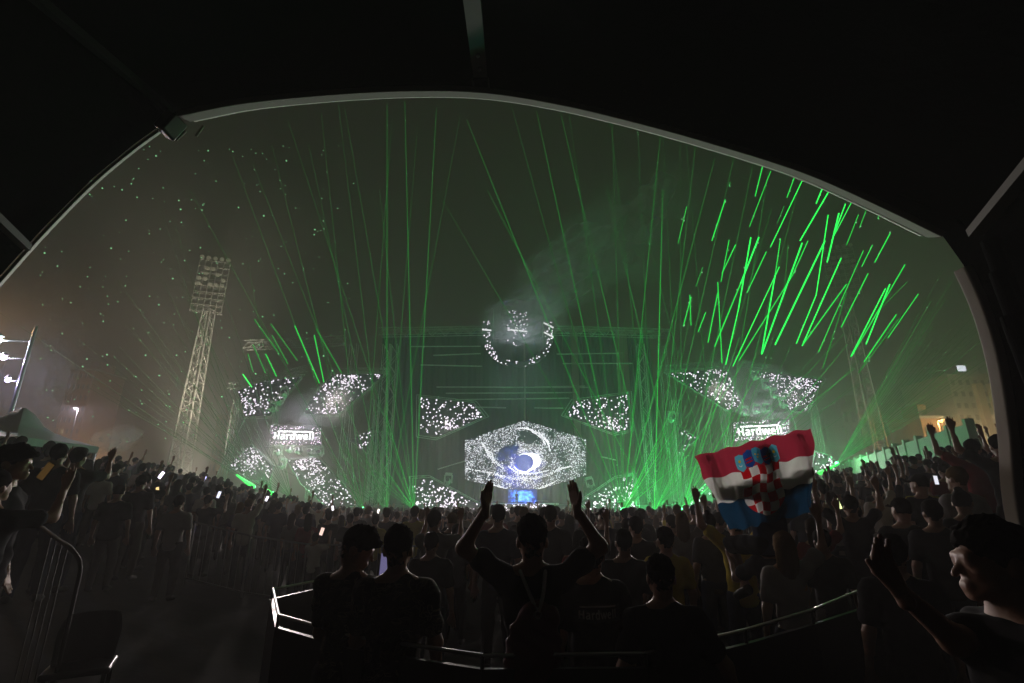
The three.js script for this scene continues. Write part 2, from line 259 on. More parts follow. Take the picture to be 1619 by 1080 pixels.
{ // round emblem above the stage: centre piece, two side pieces and a lower arc, all dotted
  const c = atZ(819, 533, ZS), u = ZS / 800 * 1.04, o = thing('round_emblem_screen', 'round dotted emblem screen hanging high over the stage centre', 'screen', [c.x, c.y, c.z]);
  const sh = (pts) => new THREE.Shape(pts.map(([x, y]) => new THREE.Vector2((x - 819) * u, (533 - y) * u)));
  const arc = []; for (let k = 0; k <= 14; k++) { const a = Math.PI * (1.04 + 0.92 * k / 14); arc.push([819 + 56 * Math.cos(a), 533 - 50 * Math.sin(a)]); }
  for (let k = 14; k >= 0; k--) { const a = Math.PI * (1.04 + 0.92 * k / 14); arc.push([819 + 45 * Math.cos(a), 533 - 41 * Math.sin(a)]); }
  const pieces = [[[802, 491], [818, 486], [834, 491], [835, 540], [818, 549], [802, 542]], [[763, 508], [774, 506], [775, 534], [763, 536]], [[862, 510], [874, 508], [875, 540], [862, 541]], arc];
  for (const p of pieces) {
    const s = sh(p), g = new THREE.ShapeGeometry(s), pp = g.attributes.position, uv = g.attributes.uv; for (let i = 0; i < pp.count; i++) uv.setXY(i, pp.getX(i), pp.getY(i));
    part('screen_face', g, d1, o, [0, 0, 0.152]); part('cabinet', new THREE.ExtrudeGeometry(s, { depth: 0.3, bevelEnabled: false }), M.case, o, [0, 0, -0.16]);
  }
  for (const [px, py, l] of [[818, 523, 1.1], [769, 522, 0.5], [868, 514, 0.6], [868, 530, 0.6]]) part('light_strip', new THREE.BoxGeometry(l * 1.9, 0.16, 0.05), glow(1, 0.97, 1, 1.6), o, [(px - 819) * u, (533 - py) * u, 0.2], [0, 0, px === 868 ? -0.5 : -0.1]);
  rod('hanger', c.clone().add(V(-2.6, 0, -0.3)), c.clone().add(V(-2.6, 3.2, -0.3)), 0.05, M.truss, o); rod('hanger', c.clone().add(V(2.6, 0, -0.3)), c.clone().add(V(2.6, 3.2, -0.3)), 0.05, M.truss, o);
  rod('ring_beam', c.clone().add(V(-3.6, 0, -0.25)), c.clone().add(V(3.6, 0, -0.25)), 0.08, M.black, o);
  rectLight(V(c.x, c.y - 1, c.z + 0.4), V(c.x, c.y - 3, c.z + 10), 4.5, 4, 0xe6ecff, 2.5);
}
{ // load-bearing stage: deck, towers, beams, drapes
  const st = thing('main_stage', 'wide dark concert stage of towers, beams and drapes behind the screens', 'stage', [0, 0, -ZS - 2]);
  const W = (px, py, D) => atZ(px, py, D).sub(st.position);
  part('deck', new RoundedBoxGeometry(34, 1.5, 9, 2, 0.05), M.black, st, [0.8, 0.75, -1]);
  for (const [x0, x1, y0] of [[604, 668, 528], [668, 745, 526], [745, 830, 524], [830, 912, 524], [912, 990, 525], [990, 1050, 528]]) {
    const a = W(x0, y0, ZS + 4), b = W(x1, 800, ZS + 4), wv = b.x - a.x - 0.05, h = a.y + st.position.y - 0;
    const g = new THREE.PlaneGeometry(wv, h, 40, 1), p = g.attributes.position; for (let i = 0; i < p.count; i++) p.setZ(i, 0.12 * Math.sin(p.getX(i) * 5) + 0.06 * Math.sin(p.getX(i) * 13));
    g.computeVertexNormals(); part('back_drape', g, new THREE.MeshStandardMaterial({ color: 0x1d1d1f, roughness: 0.95, side: THREE.DoubleSide }), st, [(a.x + b.x) / 2, h / 2, a.z]);
  }
  const ww = (v) => v.add(st.position);
  const truss = (name, A, B, w, n) => {     // box truss: four chords and zigzag braces
    const dir = B.clone().sub(A).normalize(), s = (Math.abs(dir.y) > 0.8 ? V(1, 0, 0) : V(0, 1, 0)).multiplyScalar(w / 2), d = V(0, 0, w / 2), gs = [];
    for (const [i, j] of [[1, 1], [1, -1], [-1, 1], [-1, -1]]) gs.push(rodGeo(A.clone().addScaledVector(s, i).addScaledVector(d, j), B.clone().addScaledVector(s, i).addScaledVector(d, j), 0.045, 0.045, 5));
    for (let k = 0; k < n; k++) { const p = A.clone().lerp(B, k / n), q = A.clone().lerp(B, (k + 1) / n), f = k % 2 ? 1 : -1; for (const j of [1, -1]) gs.push(rodGeo(p.addScaledVector(s, f).clone().addScaledVector(d, j), q.clone().addScaledVector(s, -f).addScaledVector(d, j), 0.025, 0.025, 4)), p.addScaledVector(s, -f); }
    return part(name, mergeGeometries(gs), M.truss, st);
  };
  for (const px of [560, 612, 624, 1012, 1046]) { const a = W(px, 545, ZS + 2); truss('tower', V(a.x, -st.position.y, a.z), V(a.x, a.y, a.z), 0.7, 16); }
  truss('roof_truss', W(600, 526, ZS + 2.5), W(765, 523, ZS + 2.5), 0.8, 16); truss('roof_truss', W(875, 523, ZS + 2.5), W(1060, 528, ZS + 2.5), 0.8, 18);
  truss('wing_truss', W(388, 546, ZS + 6), W(546, 539, ZS + 6), 0.9, 16);
  truss('wing_truss', W(1052, 582, ZS + 1), W(1132, 577, ZS + 1), 0.5, 10); truss('wing_truss', W(1176, 576, ZS + 1), W(1222, 582, ZS + 1), 0.5, 6);
  truss('wing_truss', W(362, 611, ZS + 0.6), W(484, 583, ZS + 0.6), 0.5, 12); truss('wing_truss', W(527, 588, ZS + 0.6), W(612, 587, ZS + 0.6), 0.5, 9);
  for (const [x0, x1, y] of [[685, 760, 562], [665, 762, 577], [690, 930, 612], [705, 915, 622], [720, 900, 632], [728, 800, 643], [845, 925, 612], [845, 892, 645], [650, 760, 548], [880, 985, 560], [890, 1000, 575]]) rod('cross_beam', ww(W(x0, y, ZS + 2.8)), ww(W(x1, y - 3 + 6 * rnd(), ZS + 2.8)), 0.07, M.truss, st);
  for (const [x0, y0, x1, y1] of [[388, 660, 342, 752], [452, 628, 428, 656], [436, 663, 436, 700], [420, 665, 436, 690], [440, 712, 470, 745], [505, 708, 420, 707], [1250, 650, 1262, 690], [1172, 645, 1180, 665], [692, 742, 715, 735], [715, 735, 745, 726], [950, 722, 975, 728], [555, 700, 560, 780], [1205, 600, 1245, 648]]) rod('brace', ww(W(x0, y0, ZS + 0.4)), ww(W(x1, y1, ZS + 0.4)), 0.06, M.truss, st);
  for (const [x0, x1, y, w] of [[370, 600, 800, 1], [1050, 1320, 800, 1]]) { const a = W(x0, y, ZS + 1), b = W(x1, y, ZS + 1); part('wing_base', new RoundedBoxGeometry(b.x - a.x, 1.3, 3, 2, 0.05), M.black, st, [(a.x + b.x) / 2, 0.65, a.z]); }
  for (const px of [374, 440, 505, 596, 1068, 1142, 1215, 1285]) { const a = W(px, 640, ZS + 1.6); truss('wing_tower', V(a.x, 0, a.z), V(a.x, a.y + 0.5, a.z), 0.5, 12); }
}
{ // booth and the blue light behind the performer
  const b = atZ(826, 797, ZS - 2.2), o = thing('performer_booth', 'dark performer booth with equipment at the stage centre', 'booth', [b.x, 1.5, b.z]);
  const top = b.y - 1.5;
  part('table', new RoundedBoxGeometry(6.6, 0.14, 1.6, 2, 0.03), M.truss, o, [0, top, -1]);
  part('pedestal', new RoundedBoxGeometry(5.2, top, 1.2, 2, 0.03), M.black, o, [0, top / 2 - 0.08, -1]);
  for (const x of [-2.6, -2, 0.6, 1.4, 2.1]) part('player', new RoundedBoxGeometry(0.5, 0.2, 0.45, 2, 0.03), M.case, o, [x, top + 0.17, -1], [0.3, 0, 0]);
  const s = atZ(826, 784, ZS - 0.6), l = thing('blue_backlight_lamp', 'bright blue light glowing behind the booth under the six-sided screen', 'lamp', [s.x, s.y, s.z]);
  const bc = document.createElement('canvas'); bc.width = 256; bc.height = 128; const bx = bc.getContext('2d'); bx.fillStyle = '#0a1c66'; bx.fillRect(0, 0, 256, 128); SEED = 61;
  for (let i = 0; i < 420; i++) { const q = rnd() + rnd() + rnd() - 1.5; bx.fillStyle = ['rgba(40,90,255,0.35)', 'rgba(70,170,255,0.35)', 'rgba(150,220,255,0.3)'][(rnd() * 3) | 0]; bx.beginPath(); bx.arc(128 + q * 90, 70 + (rnd() + rnd() - 1) * 60, rr(4, 15), 0, 7); bx.fill(); }
  const bt = new THREE.CanvasTexture(bc); bt.colorSpace = THREE.SRGBColorSpace;
  part('light_face', new THREE.PlaneGeometry(2.7, 1.15), glow(1, 1, 1, 2.4, { emissiveMap: bt }), l, [0, 0, 0.06]);
  part('housing', new RoundedBoxGeometry(2.9, 1.3, 0.2, 2, 0.04), M.case, l, [0, 0, -0.06]); part('stand', new THREE.CylinderGeometry(0.08, 0.2, s.y - 2, 8), M.case, l, [0, -(s.y - 2) / 2 - 0.5, -0.05]);
  rectLight(V(s.x, s.y, s.z + 0.3), V(s.x, s.y, 0), 2.4, 1.4, 0x2a58ff, 40);
}
// moving-head fixtures, unlit, clamped along the wing frames
const fixture = (() => {
  const o = new THREE.Group(); o.userData = {};
  part('base', new RoundedBoxGeometry(0.5, 0.22, 0.4, 2, 0.05), M.truss, o, [0, 0.75, 0]);
  for (const s of [-1, 1]) part('yoke_arm', new RoundedBoxGeometry(0.08, 0.62, 0.22, 2, 0.03), M.truss, o, [s * 0.27, 0.4, 0]);
  const h = part('head', new THREE.LatheGeometry([[0, -0.3], [0.16, -0.28], [0.2, -0.1], [0.21, 0.15], [0.17, 0.32], [0, 0.34]].map(([x, y]) => new THREE.Vector2(x, y)), 14), M.truss, o, [0, 0.22, 0.05], [1.2, 0, 0]);
  part('lens', new THREE.CylinderGeometry(0.15, 0.15, 0.03, 14), M.gloss, h, [0, 0.345, 0]);
  return o;
})();
[[428, 651, 'left'], [440, 640, 'left'], [450, 628, 'left'], [438, 720, 'left'], [456, 716, 'left'], [472, 718, 'left'], [492, 720, 'left'], [506, 722, 'left'], [444, 742, 'left'], [1196, 601, 'right'], [1212, 616, 'right'], [1226, 630, 'right'], [1240, 645, 'right'], [1195, 655, 'right'], [1211, 654, 'right'], [1176, 658, 'right'], [1062, 668, 'right'], [708, 766, 'left'], [935, 772, 'right']].forEach(([x, y, s]) => {
  const f = fixture.clone(), p = atZ(x, y, ZS - 0.3); f.name = numbered('stage_spotlight'); f.position.copy(p); f.scale.setScalar(1.25); f.rotation.z = rr(-0.3, 0.3); scene.add(f);
  tag(f, `unlit moving-head stage light clamped among the ${s} wing screens`, 'stage light', `moving heads on the ${s} wing`);
});

// ---------------------------------------------------------------- floodlight masts
function mast(label, base, topY, side, headTurn, z = base.z / -80) {
  const o = thing('floodlight_mast', label, 'mast', [base.x, base.y, base.z]), H = topY - base.y, lw = 2.5 * z, uw = 1.3 * z;
  const corner = (k, t) => { const w = lw + (uw - lw) * t, s = [[1, 1], [1, -1], [-1, -1], [-1, 1]][k]; return V(s[0] * w / 2, t * H, s[1] * w / 2); };
  for (let k = 0; k < 4; k++) part('leg', rodGeo(corner(k, 0), corner(k, 1), 0.13, 0.1, 6), M.galv, o);
  const n = 22;
  for (let f = 0; f < 4; f++) {
    const lace = [];
    for (let i = 0; i < n; i++) { const a = i % 2 ? f : (f + 1) % 4, b = i % 2 ? (f + 1) % 4 : f; lace.push(rodGeo(corner(a, i / n), corner(b, (i + 1) / n), 0.055, 0.055, 4), rodGeo(corner(a, (i + 1) / n), corner(b, (i + 1) / n), 0.04, 0.04, 4)); }
    part('lattice_face', mergeGeometries(lace), M.galv, o);
  }
  const hd = new THREE.Group(); hd.name = 'lamp_frame'; hd.position.set(0, H, 0.6); hd.rotation.y = headTurn; o.add(hd);
  hd.scale.setScalar(z); const W = 4.6, T = 8.6, fr = [];
  for (let i = 0; i <= 5; i++) fr.push(rodGeo(V(-W / 2 + W * i / 5, -0.6, 0), V(-W / 2 + W * i / 5, T, 0), 0.06, 0.06, 5));
  for (let i = 0; i <= 8; i++) fr.push(rodGeo(V(-W / 2, -0.6 + (T + 0.6) * i / 8, 0), V(W / 2, -0.6 + (T + 0.6) * i / 8, 0), 0.06, 0.06, 5), rodGeo(V(-W / 2, -0.6 + (T + 0.6) * i / 8, -0.9), V(W / 2, -0.6 + (T + 0.6) * i / 8, -0.9), 0.05, 0.05, 4));
  for (const x of [-W / 2, W / 2]) for (const y of [-0.6, T / 2, T]) fr.push(rodGeo(V(x, y, 0), V(x, y, -0.9), 0.05, 0.05, 4));
  part('grid', mergeGeometries(fr), M.galv, hd);
  const lamp = new THREE.LatheGeometry([[0, -0.25], [0.16, -0.22], [0.2, 0], [0.36, 0.16], [0.36, 0.2], [0, 0.2]].map(([x, y]) => new THREE.Vector2(x, y)), 12).rotateX(Math.PI / 2);
  for (let i = 0; i < 5; i++) part('floodlight', lamp, M.pale, hd, [-W / 2 + 0.3 + i * (W - 0.6) / 4, T + 0.42, 0.1]);
  for (let j = 0; j < 4; j++) for (let i = 0; i < 5; i++) if (hash2(i, j, side) > 0.35) part('floodlight', lamp, M.pale, hd, [-W / 2 + 0.5 + i * (W - 1) / 4, T - 1.6 - j * 0.95, 0.15]);
  return o;
}
{ const b = atZ(279, 760, 56), t = atZ(336, 490, 56); mast('tall lattice floodlight mast standing left of the stage', V(b.x, groundH(b.x, -56), -56), t.y, 1, 0.35); }
{ const b = atZ(1392, 740, 66), t = atZ(1334, 470, 66); mast('tall lattice floodlight mast fading into green haze right of the stage', V(b.x, groundH(b.x, -66), -66), t.y, 2, -0.35); }

function addedMastLamp(label, px, D, tx, ty, k) {     // unseen ground lamp added to brighten the mast
  const p = atZ(px, 770, D), g = groundH(p.x, p.z), o = thing('added_mast_lamp', label, 'lamp', [p.x, g, p.z]), t = atZ(tx, ty, D + 9), l = new THREE.SpotLight(new THREE.Color().setRGB(1, 0.86, 0.66), k, 0, 0.42, 0.9, 2);
  part('housing', new RoundedBoxGeometry(0.6, 0.4, 0.3, 2, 0.05), M.case, o, [0, 0.5, 0], [0.9, 0, 0]); part('lamp_face', new THREE.CircleGeometry(0.16, 16), glow(1, 0.86, 0.66, 3), o, [0, 0.66, -0.13], [-2.2, 0, 0]); part('bracket', new THREE.CylinderGeometry(0.04, 0.1, 0.5, 8), M.case, o, [0, 0.25, 0]);
  l.position.set(p.x, g + 0.85, p.z - 0.25); l.target.position.copy(t); l.castShadow = true; l.shadow.radius = 8; scene.add(l, l.target);
}
addedMastLamp('added lamp hidden behind the crowd, brightening the left mast', 300, 47, 322, 520, 3800);
addedMastLamp('added lamp hidden behind the crowd, brightening the right mast', 1370, 57, 1350, 520, 900);

// ---------------------------------------------------------------- buildings, walls and lamps beyond
function tower(label, x0, x1, y0, D, depth, mat, { cols = 6, rows = 10, bays = [], turn = 0, lit = [] } = {}) {
  const a = atZ(x0, y0, D), b = atZ(x1, y0, D), w = b.x - a.x, h = a.y, o = thing('apartment_building', label, 'building', [(a.x + b.x) / 2, 0, -D - depth / 2], turn);
  part('wall', new THREE.BoxGeometry(w, h, depth), mat, o, [0, h / 2, 0]);
  part('roof', new THREE.BoxGeometry(w + 0.4, 0.5, depth + 0.4), M.concrete, o, [0, h + 0.25, 0]);
  part('roof_room', new THREE.BoxGeometry(w * 0.4, 2.4, depth * 0.5), mat, o, [w * 0.1, h + 1.7, 0]);
  const wg = new THREE.BoxGeometry(w / cols * 0.42, h / rows * 0.42, 0.12), dark = std(0.03, 0.03, 0.035, 0.2), lamp = glow(1, 0.72, 0.35, 0.5);
  for (let j = 1; j < rows; j++) for (let i = 0; i < cols; i++) part('window', wg, lit.includes(j * cols + i) ? lamp : dark, o, [-w / 2 + w * (i + 0.5) / cols, h * (j + 0.5) / rows, depth / 2 + 0.03]);
  for (const [u, bw] of bays) part('bay', new THREE.BoxGeometry(w * bw, h * 0.94, 0.9), M.cream, o, [-w / 2 + w * u, h * 0.47, depth / 2 + 0.5]);
  return o;
}
M.cream = new THREE.MeshStandardMaterial({ map: noiseTex(128, 4, [0.74, 0.66, 0.5], [0.86, 0.78, 0.62], 25), roughness: 0.9 });
M.ochre = new THREE.MeshStandardMaterial({ map: noiseTex(128, 4, [0.6, 0.45, 0.3], [0.74, 0.56, 0.4], 27), roughness: 0.9 });
tower('ochre apartment tower far beyond the crowd on the left', 112, 150, 586, 120, 10, M.ochre, { cols: 5, rows: 12, lit: [13, 31] });
tower('narrow far block just right of the left floodlight mast', 344, 361, 656, 150, 6, M.ochre, { cols: 3, rows: 6, lit: [8] });
{ const o = tower('pale apartment block with two light bays behind the right crowd', 1498, 1592, 596, 95, 12, M.concrete, { cols: 8, rows: 11, bays: [[0.42, 0.12], [0.66, 0.12]], lit: [22, 60] });
  const s = atZ(1527, 577, 94); part('roof_sign_light', new THREE.BoxGeometry(1.5, 1.1, 0.2), glow(0.85, 0.9, 1, 2), o, [s.x - o.position.x, s.y - 0.4, 5.9]); part('sign_post', new THREE.CylinderGeometry(0.08, 0.08, 2.6, 6), M.steel, o, [s.x - o.position.x, s.y - 1.6, 5.8]); }
tower('low ochre house behind the perimeter wall on the right', 1455, 1490, 662, 90, 8, M.ochre, { cols: 3, rows: 3 });
tower('low grey block in the green haze behind the right mast', 1328, 1372, 640, 130, 8, M.concrete, { cols: 4, rows: 4 });
{ // perimeter wall of pale panels
  const a = V(34.8, 0, -55), b = V(22.5, 0, -25), n = 13, o = thing('perimeter_wall', 'long pale panelled perimeter wall running behind the right crowd', 'wall'), d = b.clone().sub(a), L = d.length(), turn = Math.atan2(-d.z, d.x);
  for (let i = 0; i < n; i++) { const p = a.clone().addScaledVector(d, (i + 0.5) / n); part('wall_panel', new THREE.BoxGeometry(L / n - 0.06, 5.5 + 0.06 * (i % 2), 0.22), M.concrete, o, [p.x, 2.75, p.z], [0, turn, 0]); }
  for (let i = 0; i <= n; i++) { const p = a.clone().addScaledVector(d, i / n); part('pier', new THREE.BoxGeometry(0.34, 5.75, 0.36), M.concrete, o, [p.x, 2.87, p.z], [0, turn, 0]); }
}
function streetLamp(label, px, py, D, color, k, size, globe) {
  const p = atZ(px, py, D), o = thing('street_lamp', label, 'lamp', [p.x, 0, p.z]);
  part('pole', new THREE.CylinderGeometry(0.06, 0.1, p.y, 8), M.galv, o, [0, p.y / 2, 0]); part('arm', rodGeo(V(0, p.y, 0), V(0, p.y + 0.25, 0.5), 0.04), M.galv, o);
  if (!globe) part('hood', new THREE.CylinderGeometry(size * 0.5, size, 0.2, 12), M.galv, o, [0, p.y + 0.28, 0.5]);
  part('bulb', new THREE.SphereGeometry(Math.min(0.2, size), 12, 8), glow(color[0], color[1], color[2], 9), o, [0, p.y + 0.1, 0.5]);
  const l = pointLight(V(p.x, p.y + 0.1, p.z + 0.5), new THREE.Color().setRGB(...color), k, 8); return o;
}
streetLamp('orange street lamp glowing beside the right apartment block', 1483, 668, 62, [1, 0.42, 0.12], 160, 0.42);
streetLamp('added warm lamp brightening the pale apartment block', 1538, 690, 84, [1, 0.72, 0.36], 420, 0.35, true);  // lamp added only to brighten the facade
streetLamp('small white lamp under the far ochre tower', 123, 648, 88, [0.95, 0.8, 1], 200, 0.4);
streetLamp('added orange lamp brightening the far ochre tower', 138, 735, 106, [1, 0.5, 0.2], 700, 0.35, true);  // unseen lamp added so the tower shows
{ // lamp tree and small pavilion at the left edge
  const b = atZ(12, 690, 19), o = thing('lamp_tree', 'steel pole with bright violet-white lamps at the left edge', 'lamp post', [b.x, groundH(b.x, -19), -19]);
  const top = atZ(2, 535, 19).y; part('pole', new THREE.CylinderGeometry(0.06, 0.09, top - o.position.y + 0.5, 8), M.rail, o, [-0.15, (top - o.position.y + 0.5) / 2, 0]);
  for (const [px, py, s, c, k] of [[3, 540, 0.15, [0.8, 0.95, 1], 22], [13, 568, 0.1, [0.8, 0.66, 1], 14], [20, 603, 0.09, [0.62, 0.55, 1], 12]]) {
    const p = atZ(px, py, 19).sub(o.position); part('lamp_bulb', new THREE.SphereGeometry(s, 14, 10), glow(...c, 9), o, [p.x, p.y, 0.2]); part('lamp_bracket', rodGeo(V(-0.15, p.y, 0), V(p.x, p.y, 0.12), 0.03), M.rail, o);
    part('lamp_shade', new THREE.CylinderGeometry(s * 0.6, s * 1.2, 0.1, 12, 1), M.galv, o, [p.x, p.y + s + 0.05, 0.2]);
    pointLight(V(p.x, p.y, 0.2).add(o.position), new THREE.Color().setRGB(...c), k, s * 40);
  }
  const w = atZ(-70, 500, 24), fl = thing('flood_lamp', 'warm flood lamp on a post beside the field at far left', 'lamp', [w.x, groundH(w.x, -24), -24]);
  part('pole', new THREE.CylinderGeometry(0.07, 0.1, w.y - fl.position.y, 8), M.galv, fl, [0, (w.y - fl.position.y) / 2, 0]);
  part('bulb', new THREE.SphereGeometry(0.24, 14, 10), glow(1, 0.68, 0.36, 9), fl, [0, w.y - fl.position.y + 0.2, 0]); part('hood', new THREE.CylinderGeometry(0.3, 0.42, 0.12, 12), M.galv, fl, [0, w.y - fl.position.y + 0.5, 0]);
  pointLight(V(w.x, w.y + 0.2, -24), new THREE.Color().setRGB(1, 0.52, 0.2), 90, 12);
  const pv = atZ(30, 672, 15), t = thing('pavilion', 'small white peaked pavilion behind the man at the left edge', 'tent', [pv.x, groundH(pv.x, -15), -15]), hh = pv.y - t.position.y, white = std(0.7, 0.69, 0.66, 0.6, 0, { side: THREE.DoubleSide });
  const cone = new THREE.CylinderGeometry(0.06, 2.0, 1.0, 4, 6).rotateY(Math.PI / 4), cp = cone.attributes.position; for (let i = 0; i < cp.count; i++) { const k = 0.5 - cp.getY(i), f = 1 - 0.45 * Math.sin(Math.PI * k); cp.setX(i, cp.getX(i) * f); cp.setZ(i, cp.getZ(i) * f); } cone.computeVertexNormals();
  part('roof', cone, white, t, [0, hh, 0]); for (const x of [-1.35, 1.35]) for (const z of [-1.35, 1.35]) part('leg', new THREE.CylinderGeometry(0.04, 0.04, hh - 0.5, 8), M.rail, t, [x, (hh - 0.5) / 2, z]);
  for (const s of [0, 1, 2, 3]) part('valance', new THREE.BoxGeometry(2.76, 0.2, 0.03), white, t, [[0, 1.4, 0, -1.4][s], hh - 0.6, [1.4, 0, -1.4, 0][s]], [0, s * Math.PI / 2, 0]);
}

// ---------------------------------------------------------------- lasers: each projector, its rays through the haze built as glowing rods
SEED = 77;
const projectors = [];
function projector(label, px, py, D, k) {
  const p = atZ(px, py, D), o = thing('laser_projector', label, 'laser', [p.x, p.y, p.z]);
  part('housing', new RoundedBoxGeometry(0.55, 0.32, 0.5, 2, 0.05), M.case, o, [0, -0.22, -0.1]);
  part('stand', new THREE.CylinderGeometry(0.05, 0.16, p.y - 0.35, 8), M.case, o, [0, -0.35 - (p.y - 0.35) / 2 + 0.0, -0.1]);
  part('lens_light', new THREE.SphereGeometry(px === 985 ? 0.2 : 0.1 + 0.05 * Math.min(1, k / 40), 12, 8), M.lens, o, [0, 0.02, 0.1]);
  if (k) pointLight(V(p.x, p.y + 0.02, p.z + 0.1), new THREE.Color().setRGB(0.08, 1, 0.24), k, 6);
  o.userData.from = undefined; delete o.userData.from; projectors.push(o); return o;
}
const ray = (o, px, py, D, level, r = 0.03) => rod('glowing_ray_rod', o.position.clone().add(V(0, 0.02, 0.1)), atZ(px, py, D), r, M.beam[level], o, unitRod);  // scattered beam light shaped as a glowing rod, thinned where it fades
const dash = (o, x0, y0, x1, y1, D, level, r) => rod('glowing_ray_rod', atZ(x0, y0, D), atZ(x1, y1, D * 0.94), r, M.beam[level], o, r > 0.05 ? unitRod : straightRod);
const L1 = projector('green laser projector in the crowd left of the booth, nearest the low dotted screen', 655, 806, 46, 25);
const L2 = projector('green laser projector left of the stage, second out from the low dotted screen', 612, 806, 46, 12);
const L3 = projector('green laser projector below the long slanting dotted screen', 574, 804, 46, 12);
const L4 = projector('green laser projector low on the left wing, fourth from the outer edge', 462, 790, 46, 25);
const L5 = projector('green laser projector low on the left wing, by the pointed dotted screen', 432, 780, 46, 25);
const L6 = projector('outermost green laser projector on the left wing', 402, 770, 46, 40);
const R1 = projector('brightest green laser projector, right of the booth over the crowd', 985, 808, 36, 140);
const R2 = projector('green laser projector right of the booth, second from the low dotted screen', 1034, 809, 44, 150);
const R3 = projector('green laser projector between the booth and the flag', 1077, 806, 45, 190);
const R4 = projector('green laser projector just left of the flag', 1131, 800, 45, 260);
const R5 = projector('outermost green laser projector, right of the flag', 1322, 733, 46, 110);
// long rays rising over the field from the middle projectors
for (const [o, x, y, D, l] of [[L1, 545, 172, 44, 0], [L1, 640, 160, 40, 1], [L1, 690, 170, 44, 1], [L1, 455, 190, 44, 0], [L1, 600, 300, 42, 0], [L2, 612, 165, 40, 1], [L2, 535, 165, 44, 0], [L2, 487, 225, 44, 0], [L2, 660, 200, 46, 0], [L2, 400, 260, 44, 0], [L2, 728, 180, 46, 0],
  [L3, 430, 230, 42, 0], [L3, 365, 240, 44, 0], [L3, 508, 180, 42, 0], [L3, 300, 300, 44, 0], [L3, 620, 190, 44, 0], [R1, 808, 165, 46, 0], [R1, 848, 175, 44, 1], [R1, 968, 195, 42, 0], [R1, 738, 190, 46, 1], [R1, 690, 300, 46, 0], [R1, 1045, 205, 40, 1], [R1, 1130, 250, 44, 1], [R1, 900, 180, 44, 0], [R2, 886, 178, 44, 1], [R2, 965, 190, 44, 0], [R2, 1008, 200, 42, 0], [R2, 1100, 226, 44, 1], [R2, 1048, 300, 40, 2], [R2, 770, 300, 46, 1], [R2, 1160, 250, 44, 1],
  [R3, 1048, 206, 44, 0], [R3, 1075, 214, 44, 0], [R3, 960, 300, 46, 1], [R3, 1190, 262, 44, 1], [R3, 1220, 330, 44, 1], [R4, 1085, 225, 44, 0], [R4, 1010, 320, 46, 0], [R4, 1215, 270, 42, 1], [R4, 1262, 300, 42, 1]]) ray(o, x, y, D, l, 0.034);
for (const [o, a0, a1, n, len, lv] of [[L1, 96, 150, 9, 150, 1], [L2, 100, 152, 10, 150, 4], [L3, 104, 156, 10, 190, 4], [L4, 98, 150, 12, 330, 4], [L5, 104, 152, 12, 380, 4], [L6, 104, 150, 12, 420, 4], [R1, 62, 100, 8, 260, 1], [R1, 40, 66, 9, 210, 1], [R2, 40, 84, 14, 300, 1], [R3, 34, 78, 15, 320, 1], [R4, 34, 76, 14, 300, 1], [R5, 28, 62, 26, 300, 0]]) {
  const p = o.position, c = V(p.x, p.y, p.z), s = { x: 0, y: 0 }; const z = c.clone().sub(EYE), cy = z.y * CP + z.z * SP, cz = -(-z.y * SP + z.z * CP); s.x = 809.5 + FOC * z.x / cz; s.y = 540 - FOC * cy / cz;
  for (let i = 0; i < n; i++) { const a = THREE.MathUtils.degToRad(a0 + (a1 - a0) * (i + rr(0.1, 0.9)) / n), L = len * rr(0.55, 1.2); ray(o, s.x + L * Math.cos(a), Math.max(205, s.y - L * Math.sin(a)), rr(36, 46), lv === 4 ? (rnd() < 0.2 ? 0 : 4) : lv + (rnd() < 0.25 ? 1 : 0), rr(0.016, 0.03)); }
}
// glowing rods for rays passing overhead, seen in stretches where the smoke is thick (upper right)
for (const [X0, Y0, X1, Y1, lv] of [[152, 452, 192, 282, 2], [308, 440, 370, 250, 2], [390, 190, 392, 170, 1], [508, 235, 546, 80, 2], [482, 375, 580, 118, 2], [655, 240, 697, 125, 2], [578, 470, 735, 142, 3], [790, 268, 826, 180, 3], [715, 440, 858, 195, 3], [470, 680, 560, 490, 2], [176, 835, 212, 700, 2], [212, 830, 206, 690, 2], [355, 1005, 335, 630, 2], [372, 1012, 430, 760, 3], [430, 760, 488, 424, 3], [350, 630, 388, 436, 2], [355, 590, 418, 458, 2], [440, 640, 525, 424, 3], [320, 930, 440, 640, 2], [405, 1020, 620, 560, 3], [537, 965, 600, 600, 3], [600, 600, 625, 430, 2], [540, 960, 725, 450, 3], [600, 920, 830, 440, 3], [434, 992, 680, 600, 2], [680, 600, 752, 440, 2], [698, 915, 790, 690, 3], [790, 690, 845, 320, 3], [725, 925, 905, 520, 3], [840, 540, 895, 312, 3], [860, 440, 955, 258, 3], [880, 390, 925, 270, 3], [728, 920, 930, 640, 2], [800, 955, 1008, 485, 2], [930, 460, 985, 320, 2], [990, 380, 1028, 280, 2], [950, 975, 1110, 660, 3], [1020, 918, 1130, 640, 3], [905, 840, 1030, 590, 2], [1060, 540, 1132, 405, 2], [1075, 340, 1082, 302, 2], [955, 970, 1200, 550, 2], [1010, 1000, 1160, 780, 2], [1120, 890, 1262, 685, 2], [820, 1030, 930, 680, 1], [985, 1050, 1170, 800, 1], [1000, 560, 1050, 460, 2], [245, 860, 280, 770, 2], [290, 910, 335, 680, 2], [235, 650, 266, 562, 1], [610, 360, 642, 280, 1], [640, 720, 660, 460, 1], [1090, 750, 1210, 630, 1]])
  dash([R2, R3, R4, R5][(X0 * 7 + Y0) % 4], 1020 + X0 / 2.92, 230 + Y0 / 2.92, 1020 + X1 / 2.92, 230 + Y1 / 2.92, rr(26, 30), lv, [0.018, 0.018, 0.024, 0.03][lv] * rr(0.65, 1.35));
